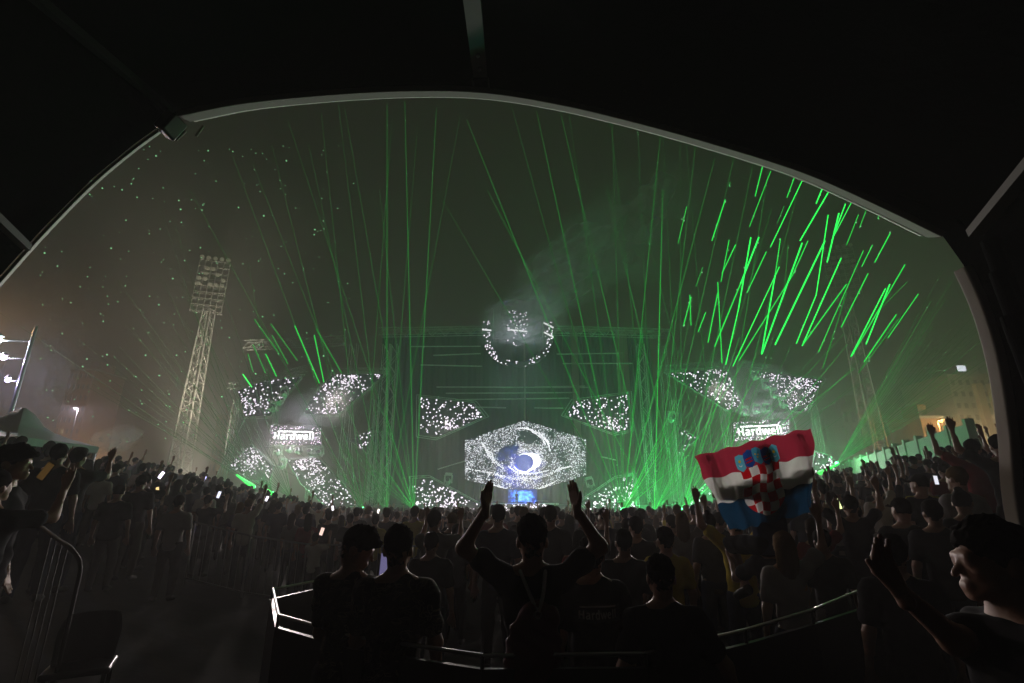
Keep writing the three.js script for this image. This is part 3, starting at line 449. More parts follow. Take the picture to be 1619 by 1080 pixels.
for (const [x0, y0, x1, y1, lv] of [[398, 612, 384, 592, 3], [437, 595, 420, 560, 2], [505, 606, 466, 515, 2], [512, 604, 497, 530, 2], [400, 588, 392, 560, 1], [470, 570, 428, 512, 1], [442, 560, 402, 505, 1], [420, 590, 400, 545, 1], [455, 575, 430, 530, 1], [540, 590, 500, 520, 1]]) dash(L6, x0, y0, x1, y1, 40, lv, 0.04);
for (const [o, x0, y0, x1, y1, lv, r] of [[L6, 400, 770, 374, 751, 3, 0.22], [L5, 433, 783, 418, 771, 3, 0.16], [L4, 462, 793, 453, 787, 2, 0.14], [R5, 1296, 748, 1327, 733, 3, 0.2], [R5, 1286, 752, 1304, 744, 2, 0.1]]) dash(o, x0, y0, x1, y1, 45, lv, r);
{ // dust specks catching laser light, put in as glow; some strewn off the rays
  const n = 1100, im = new THREE.InstancedMesh(new THREE.IcosahedronGeometry(1, 0), M.speck, n), m = new THREE.Matrix4(), c = new THREE.Color(); im.name = 'glowing_dust_specks'; im.userData.kind = 'stuff'; SEED = 99;
  const cs = projectors.flatMap((o) => o.children.filter((q) => q.name === 'glowing_ray_rod').map((q) => [o, q]));
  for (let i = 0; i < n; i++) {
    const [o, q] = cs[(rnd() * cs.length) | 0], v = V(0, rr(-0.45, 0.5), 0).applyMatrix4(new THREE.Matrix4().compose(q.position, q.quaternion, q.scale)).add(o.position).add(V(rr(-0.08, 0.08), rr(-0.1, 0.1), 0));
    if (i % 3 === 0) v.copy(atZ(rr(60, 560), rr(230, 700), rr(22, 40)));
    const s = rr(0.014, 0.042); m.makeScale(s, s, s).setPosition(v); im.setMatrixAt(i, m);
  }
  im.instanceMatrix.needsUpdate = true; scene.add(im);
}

// ---------------------------------------------------------------- smoke drifting over the stage and the left bank
{
  SEED = 201;
  const sm = new THREE.MeshPhysicalMaterial({ vertexColors: true, transparent: true, roughness: 1, transmission: 0.55, thickness: 0, specularIntensity: 0 }); sm.color.setRGB(0.82, 0.84, 0.83);
  const puff = (px, py, D, rx, ry, rz, tilt, dens, seed) => {
    const g = new THREE.IcosahedronGeometry(1, 24), p = g.attributes.position, col = new Float32Array(p.count * 4), c = atZ(px, py, D);
    for (let i = 0; i < p.count; i++) {
      const x = p.getX(i), y = p.getY(i), z = p.getZ(i), th = Math.abs(z), n = vnoise(x * 2.6 + 9 + seed, y * 2.6 + 9, seed) * 0.5 + vnoise(x * 5.5 + 9, y * 5.5 + 9 + seed, seed + 1) * 0.3 + vnoise(x * 11 + 9, y * 11 + 9, seed + 2) * 0.2;
      const a = dens * Math.pow(th, 1.5) * sstep(0.28, 0.75, n + 0.25 * th); col.set([1, 1, 1, a], i * 4); const f = 1 + 0.35 * (n - 0.5); p.setXYZ(i, x * f, y * f, z * (0.8 + 0.5 * n));
    }
    g.setAttribute('color', new THREE.BufferAttribute(col, 4)); g.scale(rx, ry, rz); g.rotateZ(tilt); g.computeVertexNormals(); return g.translate(c.x, c.y, c.z);
  };
  const cloud = (label, list) => { const o = thing('smoke_cloud', label, 'smoke'); list.forEach((a, i) => part('puff', puff(...a, 300 + i * 17), sm, o)); };
  cloud('pale green smoke plume rising over the stage towards the upper right', [[905, 420, 44, 7.5, 4, 2.5, 0.7, 0.42], [1010, 345, 42, 7.5, 5, 2.5, 0.9, 0.36], [825, 510, 46, 4.5, 3.4, 2, 0.3, 0.34]]);
  cloud('white smoke hanging round the booth under the round emblem', [[822, 610, 45.5, 4.2, 2.6, 1.6, 0.1, 0.1]]);
  cloud('smoke puff over the left crowd beside the floodlight mast', [[182, 695, 30, 1.5, 0.8, 0.7, 0.2, 0.3]]);
  cloud('drifting smoke beside the violet-white lamps at left', [[62, 605, 17, 1.1, 1.5, 0.8, 0.2, 0.1]]);
  cloud('smoke lit by the lettered screen on the left wing', [[520, 640, 46, 5, 2.2, 1.5, 0.3, 0.12]]);
  cloud('green smoke over the right wing screens', [[1180, 610, 46, 5.5, 2.8, 1.5, -0.3, 0.14]]);
}

// ---------------------------------------------------------------- people: bodies meshed from smoothly joined tapered bones
const smin = (a, b, k) => { const h = Math.max(k - Math.abs(a - b), 0) / k; return Math.min(a, b) - h * h * k * 0.25; };
const bone = (a, b, ra, rb) => { const d = b.clone().sub(a), l2 = Math.max(1e-9, d.lengthSq()), c = a.clone().add(b).multiplyScalar(0.5), R = Math.sqrt(l2) / 2 + Math.max(ra, rb);
  return { c, R, f: (x, y, z) => { const px = x - a.x, py = y - a.y, pz = z - a.z, t = Math.min(1, Math.max(0, (px * d.x + py * d.y + pz * d.z) / l2)), ex = px - d.x * t, ey = py - d.y * t, ez = pz - d.z * t; return Math.sqrt(ex * ex + ey * ey + ez * ez) - (ra + (rb - ra) * t); } }; };
const ball = (c, rx, ry, rz, q) => { const qi = q ? q.clone().invert() : null, v = new THREE.Vector3();
  return { c, R: Math.max(rx, ry, rz), f: (x, y, z) => { v.set(x - c.x, y - c.y, z - c.z); if (qi) v.applyQuaternion(qi); const k0 = Math.hypot(v.x / rx, v.y / ry, v.z / rz), k1 = Math.hypot(v.x / (rx * rx), v.y / (ry * ry), v.z / (rz * rz)); return k1 < 1e-6 ? -Math.min(rx, ry, rz) : k0 * (k0 - 1) / k1; } }; };
const joined = (prims, k) => (x, y, z) => { let d = 0.5; for (const p of prims) { const dx = x - p.c.x, dy = y - p.c.y, dz = z - p.c.z, r = p.R + 0.1; if (dx * dx + dy * dy + dz * dz > r * r) continue; d = smin(d, p.f(x, y, z), k); } return d; };
function boundsOf(prims, pad = 0.04) { const b = new THREE.Box3(); for (const p of prims) { b.expandByPoint(p.c.clone().addScalar(p.R + pad)); b.expandByPoint(p.c.clone().addScalar(-p.R - pad)); } return b; }
function netMesh(f, box, c) {            // surface nets
  const nx = Math.ceil((box.max.x - box.min.x) / c) + 2, ny = Math.ceil((box.max.y - box.min.y) / c) + 2, nz = Math.ceil((box.max.z - box.min.z) / c) + 2;
  const F = new Float32Array(nx * ny * nz), at = (i, j, k) => (k * ny + j) * nx + i, { x: X, y: Y, z: Z } = box.min;
  for (let k = 0; k < nz; k++) for (let j = 0; j < ny; j++) for (let i = 0; i < nx; i++) F[at(i, j, k)] = i && j && k && i < nx - 1 && j < ny - 1 && k < nz - 1 ? f(X + i * c, Y + j * c, Z + k * c) : 0.3;
  const id = new Int32Array(nx * ny * nz).fill(-1), P = [], I = [], e = [[0, 1], [2, 3], [4, 5], [6, 7], [0, 2], [1, 3], [4, 6], [5, 7], [0, 4], [1, 5], [2, 6], [3, 7]], v = new Float32Array(8);
  for (let k = 0; k < nz - 1; k++) for (let j = 0; j < ny - 1; j++) for (let i = 0; i < nx - 1; i++) {
    let m = 0; for (let q = 0; q < 8; q++) { v[q] = F[at(i + (q & 1), j + ((q >> 1) & 1), k + (q >> 2))]; if (v[q] < 0) m |= 1 << q; }
    if (m === 0 || m === 255) continue;
    let sx = 0, sy = 0, sz = 0, n = 0;
    for (const [a, b] of e) { if (((m >> a) & 1) === ((m >> b) & 1)) continue; const t = v[a] / (v[a] - v[b]); sx += (a & 1) + t * ((b & 1) - (a & 1)); sy += ((a >> 1) & 1) + t * (((b >> 1) & 1) - ((a >> 1) & 1)); sz += (a >> 2) + t * ((b >> 2) - (a >> 2)); n++; }
    id[at(i, j, k)] = P.length / 3; P.push(X + (i + sx / n) * c, Y + (j + sy / n) * c, Z + (k + sz / n) * c);
  }
  const quad = (a, b, d, g, flip) => { if (a < 0 || b < 0 || d < 0 || g < 0) return; flip ? I.push(a, d, b, a, g, d) : I.push(a, b, d, a, d, g); };
  for (let k = 1; k < nz - 1; k++) for (let j = 1; j < ny - 1; j++) for (let i = 1; i < nx - 1; i++) {
    const s = F[at(i, j, k)] < 0;
    if (s !== F[at(i + 1, j, k)] < 0) quad(id[at(i, j - 1, k - 1)], id[at(i, j, k - 1)], id[at(i, j, k)], id[at(i, j - 1, k)], !s);
    if (s !== F[at(i, j + 1, k)] < 0) quad(id[at(i - 1, j, k - 1)], id[at(i - 1, j, k)], id[at(i, j, k)], id[at(i, j, k - 1)], !s);
    if (s !== F[at(i, j, k + 1)] < 0) quad(id[at(i - 1, j - 1, k)], id[at(i, j - 1, k)], id[at(i, j, k)], id[at(i - 1, j, k)], !s);
  }
  const g = new THREE.BufferGeometry(); g.setAttribute('position', new THREE.Float32BufferAttribute(P, 3)); g.setIndex(I); g.computeVertexNormals();
  const uv = new Float32Array(P.length / 3 * 2); for (let q = 0; q < P.length / 3; q++) { uv[q * 2] = P[q * 3] + P[q * 3 + 2] * 0.7; uv[q * 2 + 1] = P[q * 3 + 1]; } g.setAttribute('uv', new THREE.BufferAttribute(uv, 2));
  return g;
}
const D3 = (a) => V(...a).normalize();
const DOWN = (s) => ({ up: [s * 0.22, -1, 0.05], fore: [s * 0.08, -1, -0.25], hand: [0, -1, -0.3] });
const UPARM = (s) => ({ up: [s * 0.75, 0.7, -0.2], fore: [s * 0.05, 1, -0.1], hand: [0, 1, -0.1] });
const PHONE = (s) => ({ up: [s * 0.3, 0.05, -1], fore: [-s * 0.12, 1, -0.35], hand: [0, 1, -0.15] });
// forward is -z; all lengths for a 1.78 m figure
function figure(o = {}) {
  const { cell = 0.016, fine = 0.0065, arms = {}, yaw = 0, nod = 0, tilt = 0, bend = 0, sit = false, hair = 'short', sleeve = 0.62, girth = 1, hands = true, hem = 0.84, female = false } = o;
  const rot = new THREE.Quaternion().setFromAxisAngle(V(1, 0, 0), -bend), hipC = V(0, 0.95, 0), B = (v) => v.sub(hipC).applyQuaternion(rot).add(hipC);
  const sw = female ? 0.16 : 0.186, J = {};
  J.chest = B(V(0, 1.3, 0)); J.waist = B(V(0, 1.1, -0.005)); J.neck = B(V(0, 1.47, 0.01)); J.neckT = B(V(0, 1.56, -0.012));
  const body = [], shirt = [], legs = [], shoes = [], handPrims = [[], []], wrists = [], handTips = [];
  const hq = new THREE.Quaternion().setFromEuler(new THREE.Euler(nod - bend, yaw, tilt, 'YXZ')), piv = V(0, 1.575, -0.008), H = (x, y, z) => B(piv.clone()).add(V(x, y, z).sub(piv).applyQuaternion(hq));
  body.push(bone(J.neck, H(0, 1.6, 0), 0.06, 0.054), ball(J.chest, 0.155, 0.2, 0.1, rot), ball(J.waist, 0.132, 0.17, 0.09, rot), ball(V(0, 0.95, 0.005), 0.155, 0.13, 0.105));
  shirt.push(ball(J.chest, 0.175 * girth, 0.21, 0.122 * girth, rot), ball(J.waist, 0.158 * girth, 0.2, 0.115 * girth, rot), ball(V(0, 0.93, 0.005), 0.175 * girth, 0.16, 0.125 * girth));
  for (const s of [-1, 1]) {
    const A = { ...DOWN(s), ...(s < 0 ? arms.L : arms.R) }, u = D3(A.up), f = D3(A.fore), h = D3(A.hand), lift = Math.max(0, u.y);
    const sh = B(V(s * (sw - 0.03 * lift), 1.42 + 0.07 * lift, 0.005)), el = sh.clone().addScaledVector(u, 0.285), wr = el.clone().addScaledVector(f, 0.255);
    body.push(bone(B(V(s * 0.03, 1.5, 0.01)), sh, 0.05, 0.052), bone(sh, el, 0.052, 0.041), bone(el, wr, 0.042, 0.027));
    shirt.push(bone(B(V(s * 0.045, 1.475, 0.008)), sh, 0.055, 0.064), bone(sh, sh.clone().lerp(el, Math.min(1, sleeve)), 0.067, 0.072));
    if (sleeve > 1) shirt.push(bone(el, el.clone().lerp(wr, sleeve - 1), 0.062, 0.05));
    wrists.push(wr);
    const across = A.across ? D3(A.across) : V(1, 0, 0).addScaledVector(h, -h.x).normalize(), th = A.thumb ?? -s, kn = [], prims = handPrims[s < 0 ? 0 : 1], nrm = new THREE.Vector3().crossVectors(h, across), cl = A.curl ?? 0.25;
    for (let i = 0; i < 4; i++) {
      const o4 = (i - 1.5) * 0.0205 * (th > 0 ? -1 : 1) * -1, k = wr.clone().addScaledVector(h, 0.088 - 0.004 * Math.abs(i - 1)).addScaledVector(across, o4), len = [0.07, 0.08, 0.075, 0.058][th > 0 ? 3 - i : i];
      const sp = h.clone().addScaledVector(across, o4 * (A.spread ?? 3)).normalize(), m1 = A.fist ? k.clone().addScaledVector(sp, 0.012).addScaledVector(nrm, -0.034) : k.clone().addScaledVector(sp, len * 0.5).addScaledVector(nrm, -cl * 0.012), m2 = A.fist ? m1.clone().addScaledVector(sp, -0.036).addScaledVector(nrm, 0.004) : m1.clone().addScaledVector(sp, len * 0.5).addScaledVector(nrm, -cl * 0.03);
      prims.push(bone(wr.clone().addScaledVector(across, o4 * 0.55), k, 0.0145, 0.0125), bone(k, m1, 0.0098, 0.0088), bone(m1, m2, 0.0088, 0.0074)); handTips.push(m2);
    }
    const tb = wr.clone().addScaledVector(h, 0.028).addScaledVector(across, th * 0.022), tm = tb.clone().addScaledVector(h, 0.035).addScaledVector(across, th * 0.024), tt = tm.clone().addScaledVector(h, 0.034).addScaledVector(across, th * 0.008);
    prims.push(bone(tb, tm, 0.016, 0.012), bone(tm, tt, 0.0112, 0.0085), bone(wr.clone().addScaledVector(h, -0.03), wr.clone().addScaledVector(h, 0.02), 0.026, 0.022));
    J[s < 0 ? 'handL' : 'handR'] = wr.clone().addScaledVector(h, 0.09);
    const hip = V(s * 0.092, 0.92, 0), kn2 = sit ? V(s * 0.2, 0.9, -0.4) : V(s * 0.115 + (o.stance ?? 0) * s, 0.5, -0.015), an = sit ? V(s * 0.13, 0.52, -0.36) : V(s * 0.125 + 1.6 * (o.stance ?? 0) * s, 0.09, 0.025), to = an.clone().add(V(s * 0.02, sit ? -0.1 : -0.05, -0.16));
    if (cell < 0.03) body.push(bone(hip, kn2, 0.08, 0.055), bone(kn2, an, 0.054, 0.036)); body.push(...(cell < 0.03 ? [bone(an, to, 0.036, 0.03)] : []));
    legs.push(bone(hip, kn2, 0.098, 0.074), bone(kn2, o.shorts ? kn2.clone().lerp(an, 0.1) : an, 0.073, 0.056)); shoes.push(bone(an.clone().add(V(0, -0.02, 0.03)), to, 0.05, 0.042));
    if (!hands) body.push(...prims);
  }
  legs.push(ball(V(0, 0.95, 0.005), 0.172, 0.12, 0.12));
  const geos = {}, Hd = [];
  // head
  Hd.push(ball(H(0, 1.69, 0.008), 0.076, 0.096, 0.097, hq), ball(H(0, 1.635, -0.042), 0.059, 0.08, 0.057, hq), bone(H(-0.045, 1.607, -0.03), H(-0.012, 1.572, -0.082), 0.026, 0.02), bone(H(0.045, 1.607, -0.03), H(0.012, 1.572, -0.082), 0.026, 0.02),
    bone(H(0, 1.668, -0.1), H(0, 1.636, -0.122), 0.0085, 0.0115), bone(H(-0.035, 1.69, -0.088), H(0.035, 1.69, -0.088), 0.014, 0.014), bone(H(-0.016, 1.604, -0.099), H(0.016, 1.604, -0.099), 0.009, 0.009), bone(H(-0.012, 1.592, -0.096), H(0.012, 1.592, -0.096), 0.009, 0.009), bone(H(-0.042, 1.645, -0.07), H(-0.05, 1.635, -0.04), 0.022, 0.024), bone(H(0.042, 1.645, -0.07), H(0.05, 1.635, -0.04), 0.022, 0.024),
    bone(H(0, 1.665, 0.03), H(0, 1.6, 0.024), 0.07, 0.058), bone(H(0, 1.62, 0.02), J.neck.clone().lerp(H(0, 1.6, 0), 0.3), 0.057, 0.058));
  for (const s of [-1, 1]) Hd.push(ball(H(s * 0.082, 1.652, 0.012), 0.013, 0.032, 0.021, hq), ball(H(s * 0.032, 1.668, -0.086), 0.013, 0.01, 0.012, hq));
  const coarse = cell > 0.03;
  if (coarse) body.push(Hd[0], Hd[1], bone(H(-0.08, 1.65, 0.012), H(0.08, 1.65, 0.012), 0.02, 0.02));
  const bd = netMesh(joined(body, 0.035), boundsOf(body), cell), list = [bd];
  if (!coarse) { list.push(netMesh(joined(Hd, 0.018), boundsOf(Hd), fine)); if (hands) for (const p of handPrims) list.push(netMesh(joined(p, 0.008), boundsOf(p, 0.02), o.handCell ?? 0.0042)); }
  geos.body = list.length > 1 ? mergeGeometries(list) : bd;
  const fold = (x, y, z) => 0.0065 * Math.sin(x * 23 + y * 17 + 3 * Math.sin(z * 19 + y * 9)) + 0.004 * Math.sin(y * 41 - x * 29 + z * 13);
  const sj = joined(shirt, 0.05); geos.shirt = netMesh((x, y, z) => Math.max(sj(x, y, z) + fold(x, y, z), hem - y), boundsOf(shirt), cell);
  const lj = joined(legs, 0.04); geos.trousers = netMesh((x, y, z) => Math.max(lj(x, y, z) + fold(x, y, z) * 0.9, y - 1.0), boundsOf(legs), cell > 0.02 ? cell * 1.25 : cell);
  if (!coarse) geos.shoes = shoes.map((p) => netMesh((x, y, z) => Math.max(p.f(x, y, z), sit ? -1 : 0.005 - y), boundsOf([p]), cell > 0.02 ? 0.026 : 0.014));
  // hair in head space
  const hi = hq.clone().invert(), hp = B(piv.clone()), q = new THREE.Vector3(), skull = ball(V(0, 1.7, 0.012), 0.083, 0.101, 0.104).f, nape = bone(V(0, 1.66, 0.032), V(0, 1.585, 0.028), 0.076, 0.066).f, cap = (x, y, z) => smin(skull(x, y, z), Math.max(nape(x, y, z), 0.005 - z), 0.02);
  const fz = (x, y, z) => 0.0035 * Math.sin(x * 190 + 4 * Math.sin(y * 60)) * Math.sin(z * 160 + y * 90) + 0.0045 * Math.sin(x * 83 + z * 71) * Math.sin(y * 77 + z * 40), styles = {
    short: (x, y, z) => Math.max(cap(x, y, z) + 0.01 - 0.017 * sstep(1.59, 1.72, y), (1.705 - y) - (z + 0.085) * 0.95, 1.585 + 0.3 * x * x / 0.05 - y),
    fade: (x, y, z) => Math.max(cap(x, y, z) + 0.011 - 0.024 * sstep(1.6, 1.77, y), (1.72 - y) - (z + 0.085) * 0.9, 1.58 - y),
    quiff: (x, y, z) => smin(Math.max(cap(x, y, z) + 0.01 - 0.023 * sstep(1.6, 1.76, y), (1.7 - y) - (z + 0.08) * 0.85, 1.58 - y), Math.min(bone(V(-0.03, 1.79, -0.03), V(-0.035, 1.74, -0.115), 0.034, 0.02).f(x, y, z), bone(V(0.02, 1.79, -0.03), V(0.02, 1.735, -0.118), 0.034, 0.018).f(x, y, z)) + 0.004 * Math.sin(x * 150), 0.03),
    long: (x, y, z) => smin(Math.max(cap(x, y, z) - 0.008, (1.7 - y) - (z + 0.075) * 0.95), Math.max(ball(V(0, 1.56, 0.055), 0.098, 0.2, 0.055).f(x, y, z) + 0.005 * Math.sin(x * 140), y - 1.72), 0.03),
    bun: (x, y, z) => smin(Math.max(cap(x, y, z) - 0.004, (1.7 - y) - (z + 0.075) * 0.95, 1.62 - y), ball(V(0, 1.8, 0.06), 0.04, 0.036, 0.04).f(x, y, z), 0.015),
    cap: (x, y, z) => Math.min(Math.max(cap(x, y, z) - 0.01, 1.705 - y), Math.max(ball(V(0, 1.715, -0.13), 0.075, 0.012, 0.075).f(x, y, z), -0.2), Math.max(cap(x, y, z) - 0.002, 1.635 - y, 0.02 - z)),
    hood: (x, y, z) => smin(Math.max(cap(x, y, z) - 0.026, (1.68 - y) - (z + 0.07) * 1.2, 1.56 - y), ball(V(0, 1.54, 0.05), 0.1, 0.06, 0.07).f(x, y, z), 0.04),
  };
  const sf = styles[hair]; const hbox = new THREE.Box3(V(-0.16, 1.34, -0.24), V(0.16, 1.88, 0.17)), hbw = new THREE.Box3(); for (const x of [hbox.min.x, hbox.max.x]) for (const y of [hbox.min.y, hbox.max.y]) for (const z of [hbox.min.z, hbox.max.z]) hbw.expandByPoint(H(x, y, z));
  geos.hair = netMesh((x, y, z) => { q.set(x, y, z).sub(hp).applyQuaternion(hi).add(piv); return sf(q.x + fz(q.y, q.z, q.x), q.y + 1.8 * fz(q.z, q.x, q.y), q.z) + fz(q.x, q.y, q.z) * 0.5; }, hbw, coarse ? 0.026 : fine);
  return { geos, J, coarse };
}
const skin = [[0.36, 0.21, 0.145], [0.3, 0.17, 0.115], [0.42, 0.26, 0.19]].map((c) => std(...c, 0.55));
const hairM = [[0.012, 0.01, 0.009], [0.03, 0.02, 0.013], [0.12, 0.075, 0.035]].map((c) => matte(...c, { bumpMap: bumpTex, bumpScale: 0.004 }));
const clothM = [[0.02, 0.02, 0.022], [0.05, 0.05, 0.055], [0.55, 0.53, 0.5], [0.03, 0.035, 0.06], [0.28, 0.27, 0.27], [0.2, 0.03, 0.03], [0.45, 0.36, 0.05], [0.1, 0.1, 0.09]].map((c) => matte(...c, { bumpMap: bumpTex, bumpScale: 0.003 }));
const denim = [[0.03, 0.04, 0.065], [0.018, 0.018, 0.02], [0.09, 0.085, 0.075]].map((c) => matte(...c));
function dress(fig, pos, turn, label, { s = 1, cloth = 0, pants = 1, sk = 0, hr = 0, group, shirtMat } = {}) {
  const o = thing('person', label, 'person', [pos.x, pos.y, pos.z], turn, group); o.scale.setScalar(s);
  part('body', fig.geos.body, skin[sk], o); part('hair', fig.geos.hair, hairM[hr] ?? hr, o); part('shirt', fig.geos.shirt, shirtMat ?? clothM[cloth], o); part('trousers', fig.geos.trousers, denim[pants], o);
  for (const g of fig.geos.shoes ?? []) part('shoe', g, M.black, o);
  return o;
}
const spot = (px, py, D) => { const p = atZ(px, py, D); return { p, g: groundH(p.x, p.z), top: p.y }; };
const standing = (px, py, D, tall = 1.79) => { const q = spot(px, py, D), s = Math.min(1.13, Math.max(0.86, (q.top - q.g) / tall)); return { pos: V(q.p.x, q.g, q.p.z), s }; };
const patterned = (() => {   // leafy print of the two men by the barrier
  const c = document.createElement('canvas'); c.width = c.height = 512; const x = c.getContext('2d'); x.fillStyle = '#15140f'; x.fillRect(0, 0, 512, 512); SEED = 51;
  for (let i = 0; i < 240; i++) { x.save(); x.translate(rr(0, 512), rr(0, 512)); x.rotate(rr(0, 6.28)); x.strokeStyle = ['#565142', '#3b392f', '#77705c'][(rnd() * 3) | 0]; x.lineWidth = rr(2, 6); x.beginPath(); x.moveTo(-28, 0); x.quadraticCurveTo(0, rr(-30, 30), 28, 0); x.quadraticCurveTo(0, rr(4, 34), -20, 8); x.stroke(); x.restore(); }
  const t = new THREE.CanvasTexture(c); t.colorSpace = THREE.SRGBColorSpace; t.wrapS = t.wrapT = THREE.RepeatWrapping; t.repeat.set(2.2, 2.2); return new THREE.MeshPhysicalMaterial({ map: t, roughness: 0.9, specularIntensity: 0.3 });
})();
function phone(label, at, turn, tilt, col, k, group) {
  const o = thing('phone', label, 'phone', [at.x, at.y, at.z], turn, group); o.rotation.x = tilt;
  part('case', new RoundedBoxGeometry(0.076, 0.155, 0.009, 3, 0.004), M.gloss, o); part('screen', new THREE.PlaneGeometry(0.068, 0.145), glow(...col, k), o, [0, 0, 0.0052]); return o;
}
function reach(pos, turn, s, side, target, pole, extra = {}) {     // two-bone arm to a spot in the place
  const inv = new THREE.Quaternion().setFromAxisAngle(UP, -turn), t = target.clone().sub(pos).applyQuaternion(inv).divideScalar(s), a = 0.285, b = 0.255; let up = V(side, 0, 0), fore;
  for (let i = 0; i < 4; i++) { const lift = Math.max(0, up.y), sh = V(side * (0.186 - 0.03 * lift), 1.42 + 0.07 * lift, 0.005), d = t.clone().sub(sh), L = Math.min(a + b - 0.004, d.length()), n = d.normalize(), ca = (a * a + L * L - b * b) / (2 * a * L), pn = V(...pole).addScaledVector(n, -n.dot(V(...pole))).normalize(); up = n.clone().multiplyScalar(ca).addScaledVector(pn, Math.sqrt(Math.max(0, 1 - ca * ca))); fore = sh.clone().addScaledVector(n, L).sub(sh.clone().addScaledVector(up, a)).normalize(); }
  return { up: up.toArray(), fore: fore.toArray(), hand: fore.toArray(), ...extra };
}
// --- the men by the barrier
const DH = 3.3;
{ const a = standing(632, 835, DH + 0.05), f = figure({ hair: 'fade', arms: { L: { up: [-0.15, -1, -0.25], fore: [0.3, -0.1, -1], hand: [0.1, 0.2, -1] }, R: { up: [0.25, -1, 0], fore: [0.05, -1, -0.3], hand: [0, -1, -0.2] } }, girth: 1.06 });
  dress(f, a.pos, 0.06, 'man with faded haircut and leaf-print shirt seen from behind at the barrier', { s: a.s, shirtMat: patterned }); }
{ const a = standing(560, 840, DH + 0.25, 1.77), f = figure({ hair: 'quiff', yaw: -1.15, nod: -0.42, arms: { L: { up: [-0.1, -1, -0.15], fore: [0.35, 0.05, -1], hand: [0.3, 0.3, -1] }, R: { up: [0.1, -1, -0.25], fore: [0.0, 0.25, -1], hand: [0.1, 0.6, -0.8], curl: 1 } }, girth: 0.98 });
  dress(f, a.pos, -0.3, 'young man with a quiff looking down at a phone, in profile', { s: a.s, shirtMat: patterned, sk: 1 });
  phone('phone with a violet screen held between the two men in printed shirts', atZ(609, 893, 3.75), 0.35, -0.15, [0.42, 0.38, 0.75], 0.3); }
{ // the man with both arms raised, with a bag on his back
  const a = standing(841, 816, DH - 0.05, 1.8);
  const arm = (s) => reach(a.pos, 0.02, a.s, s, s < 0 ? atZ(768, 806, 3.17) : atZ(912, 806, 3.17), [s, 0.1, -0.1], { hand: [s < 0 ? 0.1 : -0.12, 1, -0.08], across: [0.55, 0.05 * s, 0.83 * s], thumb: s, spread: 1.2, curl: 0.15 });
  const f = figure({ hair: 'fade', arms: { L: arm(-1), R: arm(1) }, cell: 0.015, sleeve: 0.55 });
  const o = dress(f, a.pos, 0.02, 'man at the centre with both arms raised, wearing a dark tee', { s: a.s, cloth: 0 });
  const b = thing('drawstring_bag', 'dark red drawstring bag with pale cords on the raised-arm man', 'bag', [a.pos.x, a.pos.y + 1.2 * a.s, a.pos.z + 0.165]);
  const bagP = [ball(V(0, -0.06, 0), 0.15, 0.2, 0.05), ball(V(-0.03, -0.14, 0.01), 0.13, 0.12, 0.06), ball(V(0.03, 0.1, -0.01), 0.1, 0.07, 0.035)], bj = joined(bagP, 0.06);
  part('sack', netMesh((x, y, z) => bj(x, y, z) + 0.007 * Math.sin(x * 40 + 6 * Math.sin(y * 14)), boundsOf(bagP), 0.012), std(0.09, 0.012, 0.014, 0.6), b);
  const cord = (pts) => new THREE.TubeGeometry(new THREE.CatmullRomCurve3(pts.map((p) => V(...p))), 24, 0.011, 6), pale = std(0.42, 0.41, 0.4, 0.7);
  part('cord', cord([[-0.075, 0.31, -0.16], [-0.068, 0.3, -0.07], [-0.02, 0.2, 0.005], [0.015, 0.13, 0.03]]), pale, b); part('cord', cord([[0.075, 0.31, -0.16], [0.068, 0.3, -0.07], [0.05, 0.2, 0.0], [0.025, 0.13, 0.03]]), pale, b);
  part('ring', new THREE.TorusGeometry(0.018, 0.005, 6, 14), M.rail, b, [0.02, 0.11, 0.045]);
}
{ // man with lettering across the shoulders
  const a = standing(934, 852, 3.75, 1.78), f = figure({ hair: 'short', arms: { L: DOWN(-1), R: DOWN(1) }, girth: 1.08 }), o = dress(f, a.pos, 0.1, 'man in a black tee with pale lettering across the shoulders', { s: a.s, cloth: 0, sk: 1 });
  const g = f.geos.shirt, P = g.attributes.position, N = g.attributes.normal, I = g.index, pos = [], uv = [];
  for (let i = 0; i < I.count; i += 3) { const t = [0, 1, 2].map((k) => I.getX(i + k)); if (t.every((k) => Math.abs(P.getX(k)) < 0.165 && P.getY(k) > 1.24 && P.getY(k) < 1.375 && N.getZ(k) > 0.25)) for (const k of t) { pos.push(P.getX(k) + N.getX(k) * 0.003, P.getY(k) + N.getY(k) * 0.003, P.getZ(k) + N.getZ(k) * 0.003); uv.push((P.getX(k) + 0.165) / 0.33, (P.getY(k) - 1.24) / 0.135); } }
  const c = document.createElement('canvas'); c.width = 512; c.height = 210; const x = c.getContext('2d'); x.fillStyle = '#242424'; x.fillRect(0, 0, 512, 210); x.fillStyle = '#c9c7c2'; x.font = 'bold 118px sans-serif'; x.textAlign = 'center'; x.textBaseline = 'middle'; x.fillText('Hardwell', 256, 118, 420); x.fillRect(60, 34, 400, 14);
  const t = new THREE.CanvasTexture(c); t.colorSpace = THREE.SRGBColorSpace; const pg = new THREE.BufferGeometry(); pg.setAttribute('position', new THREE.Float32BufferAttribute(pos, 3)); pg.setAttribute('uv', new THREE.Float32BufferAttribute(uv, 2)); pg.computeVertexNormals();
  part('shirt_lettering', pg, new THREE.MeshStandardMaterial({ map: t, roughness: 0.8 }), o);
}
{ const a = standing(1046, 884, 3.15, 1.78), f = figure({ hair: 'short', bend: 0.1, nod: -0.1, arms: { L: { up: [-0.35, -1, 0.1], fore: [0.05, -1, -0.25], hand: [0, -1, -0.4] }, R: { up: [0.62, -1, 0.1], fore: [0.35, -1, -0.2], hand: [0, -1, -0.3] } }, girth: 1.12 });
  dress(f, a.pos, -0.08, 'short-haired man in a dark tee leaning at the barrier, right of the lettered tee', { s: a.s, cloth: 0, sk: 0 }); }
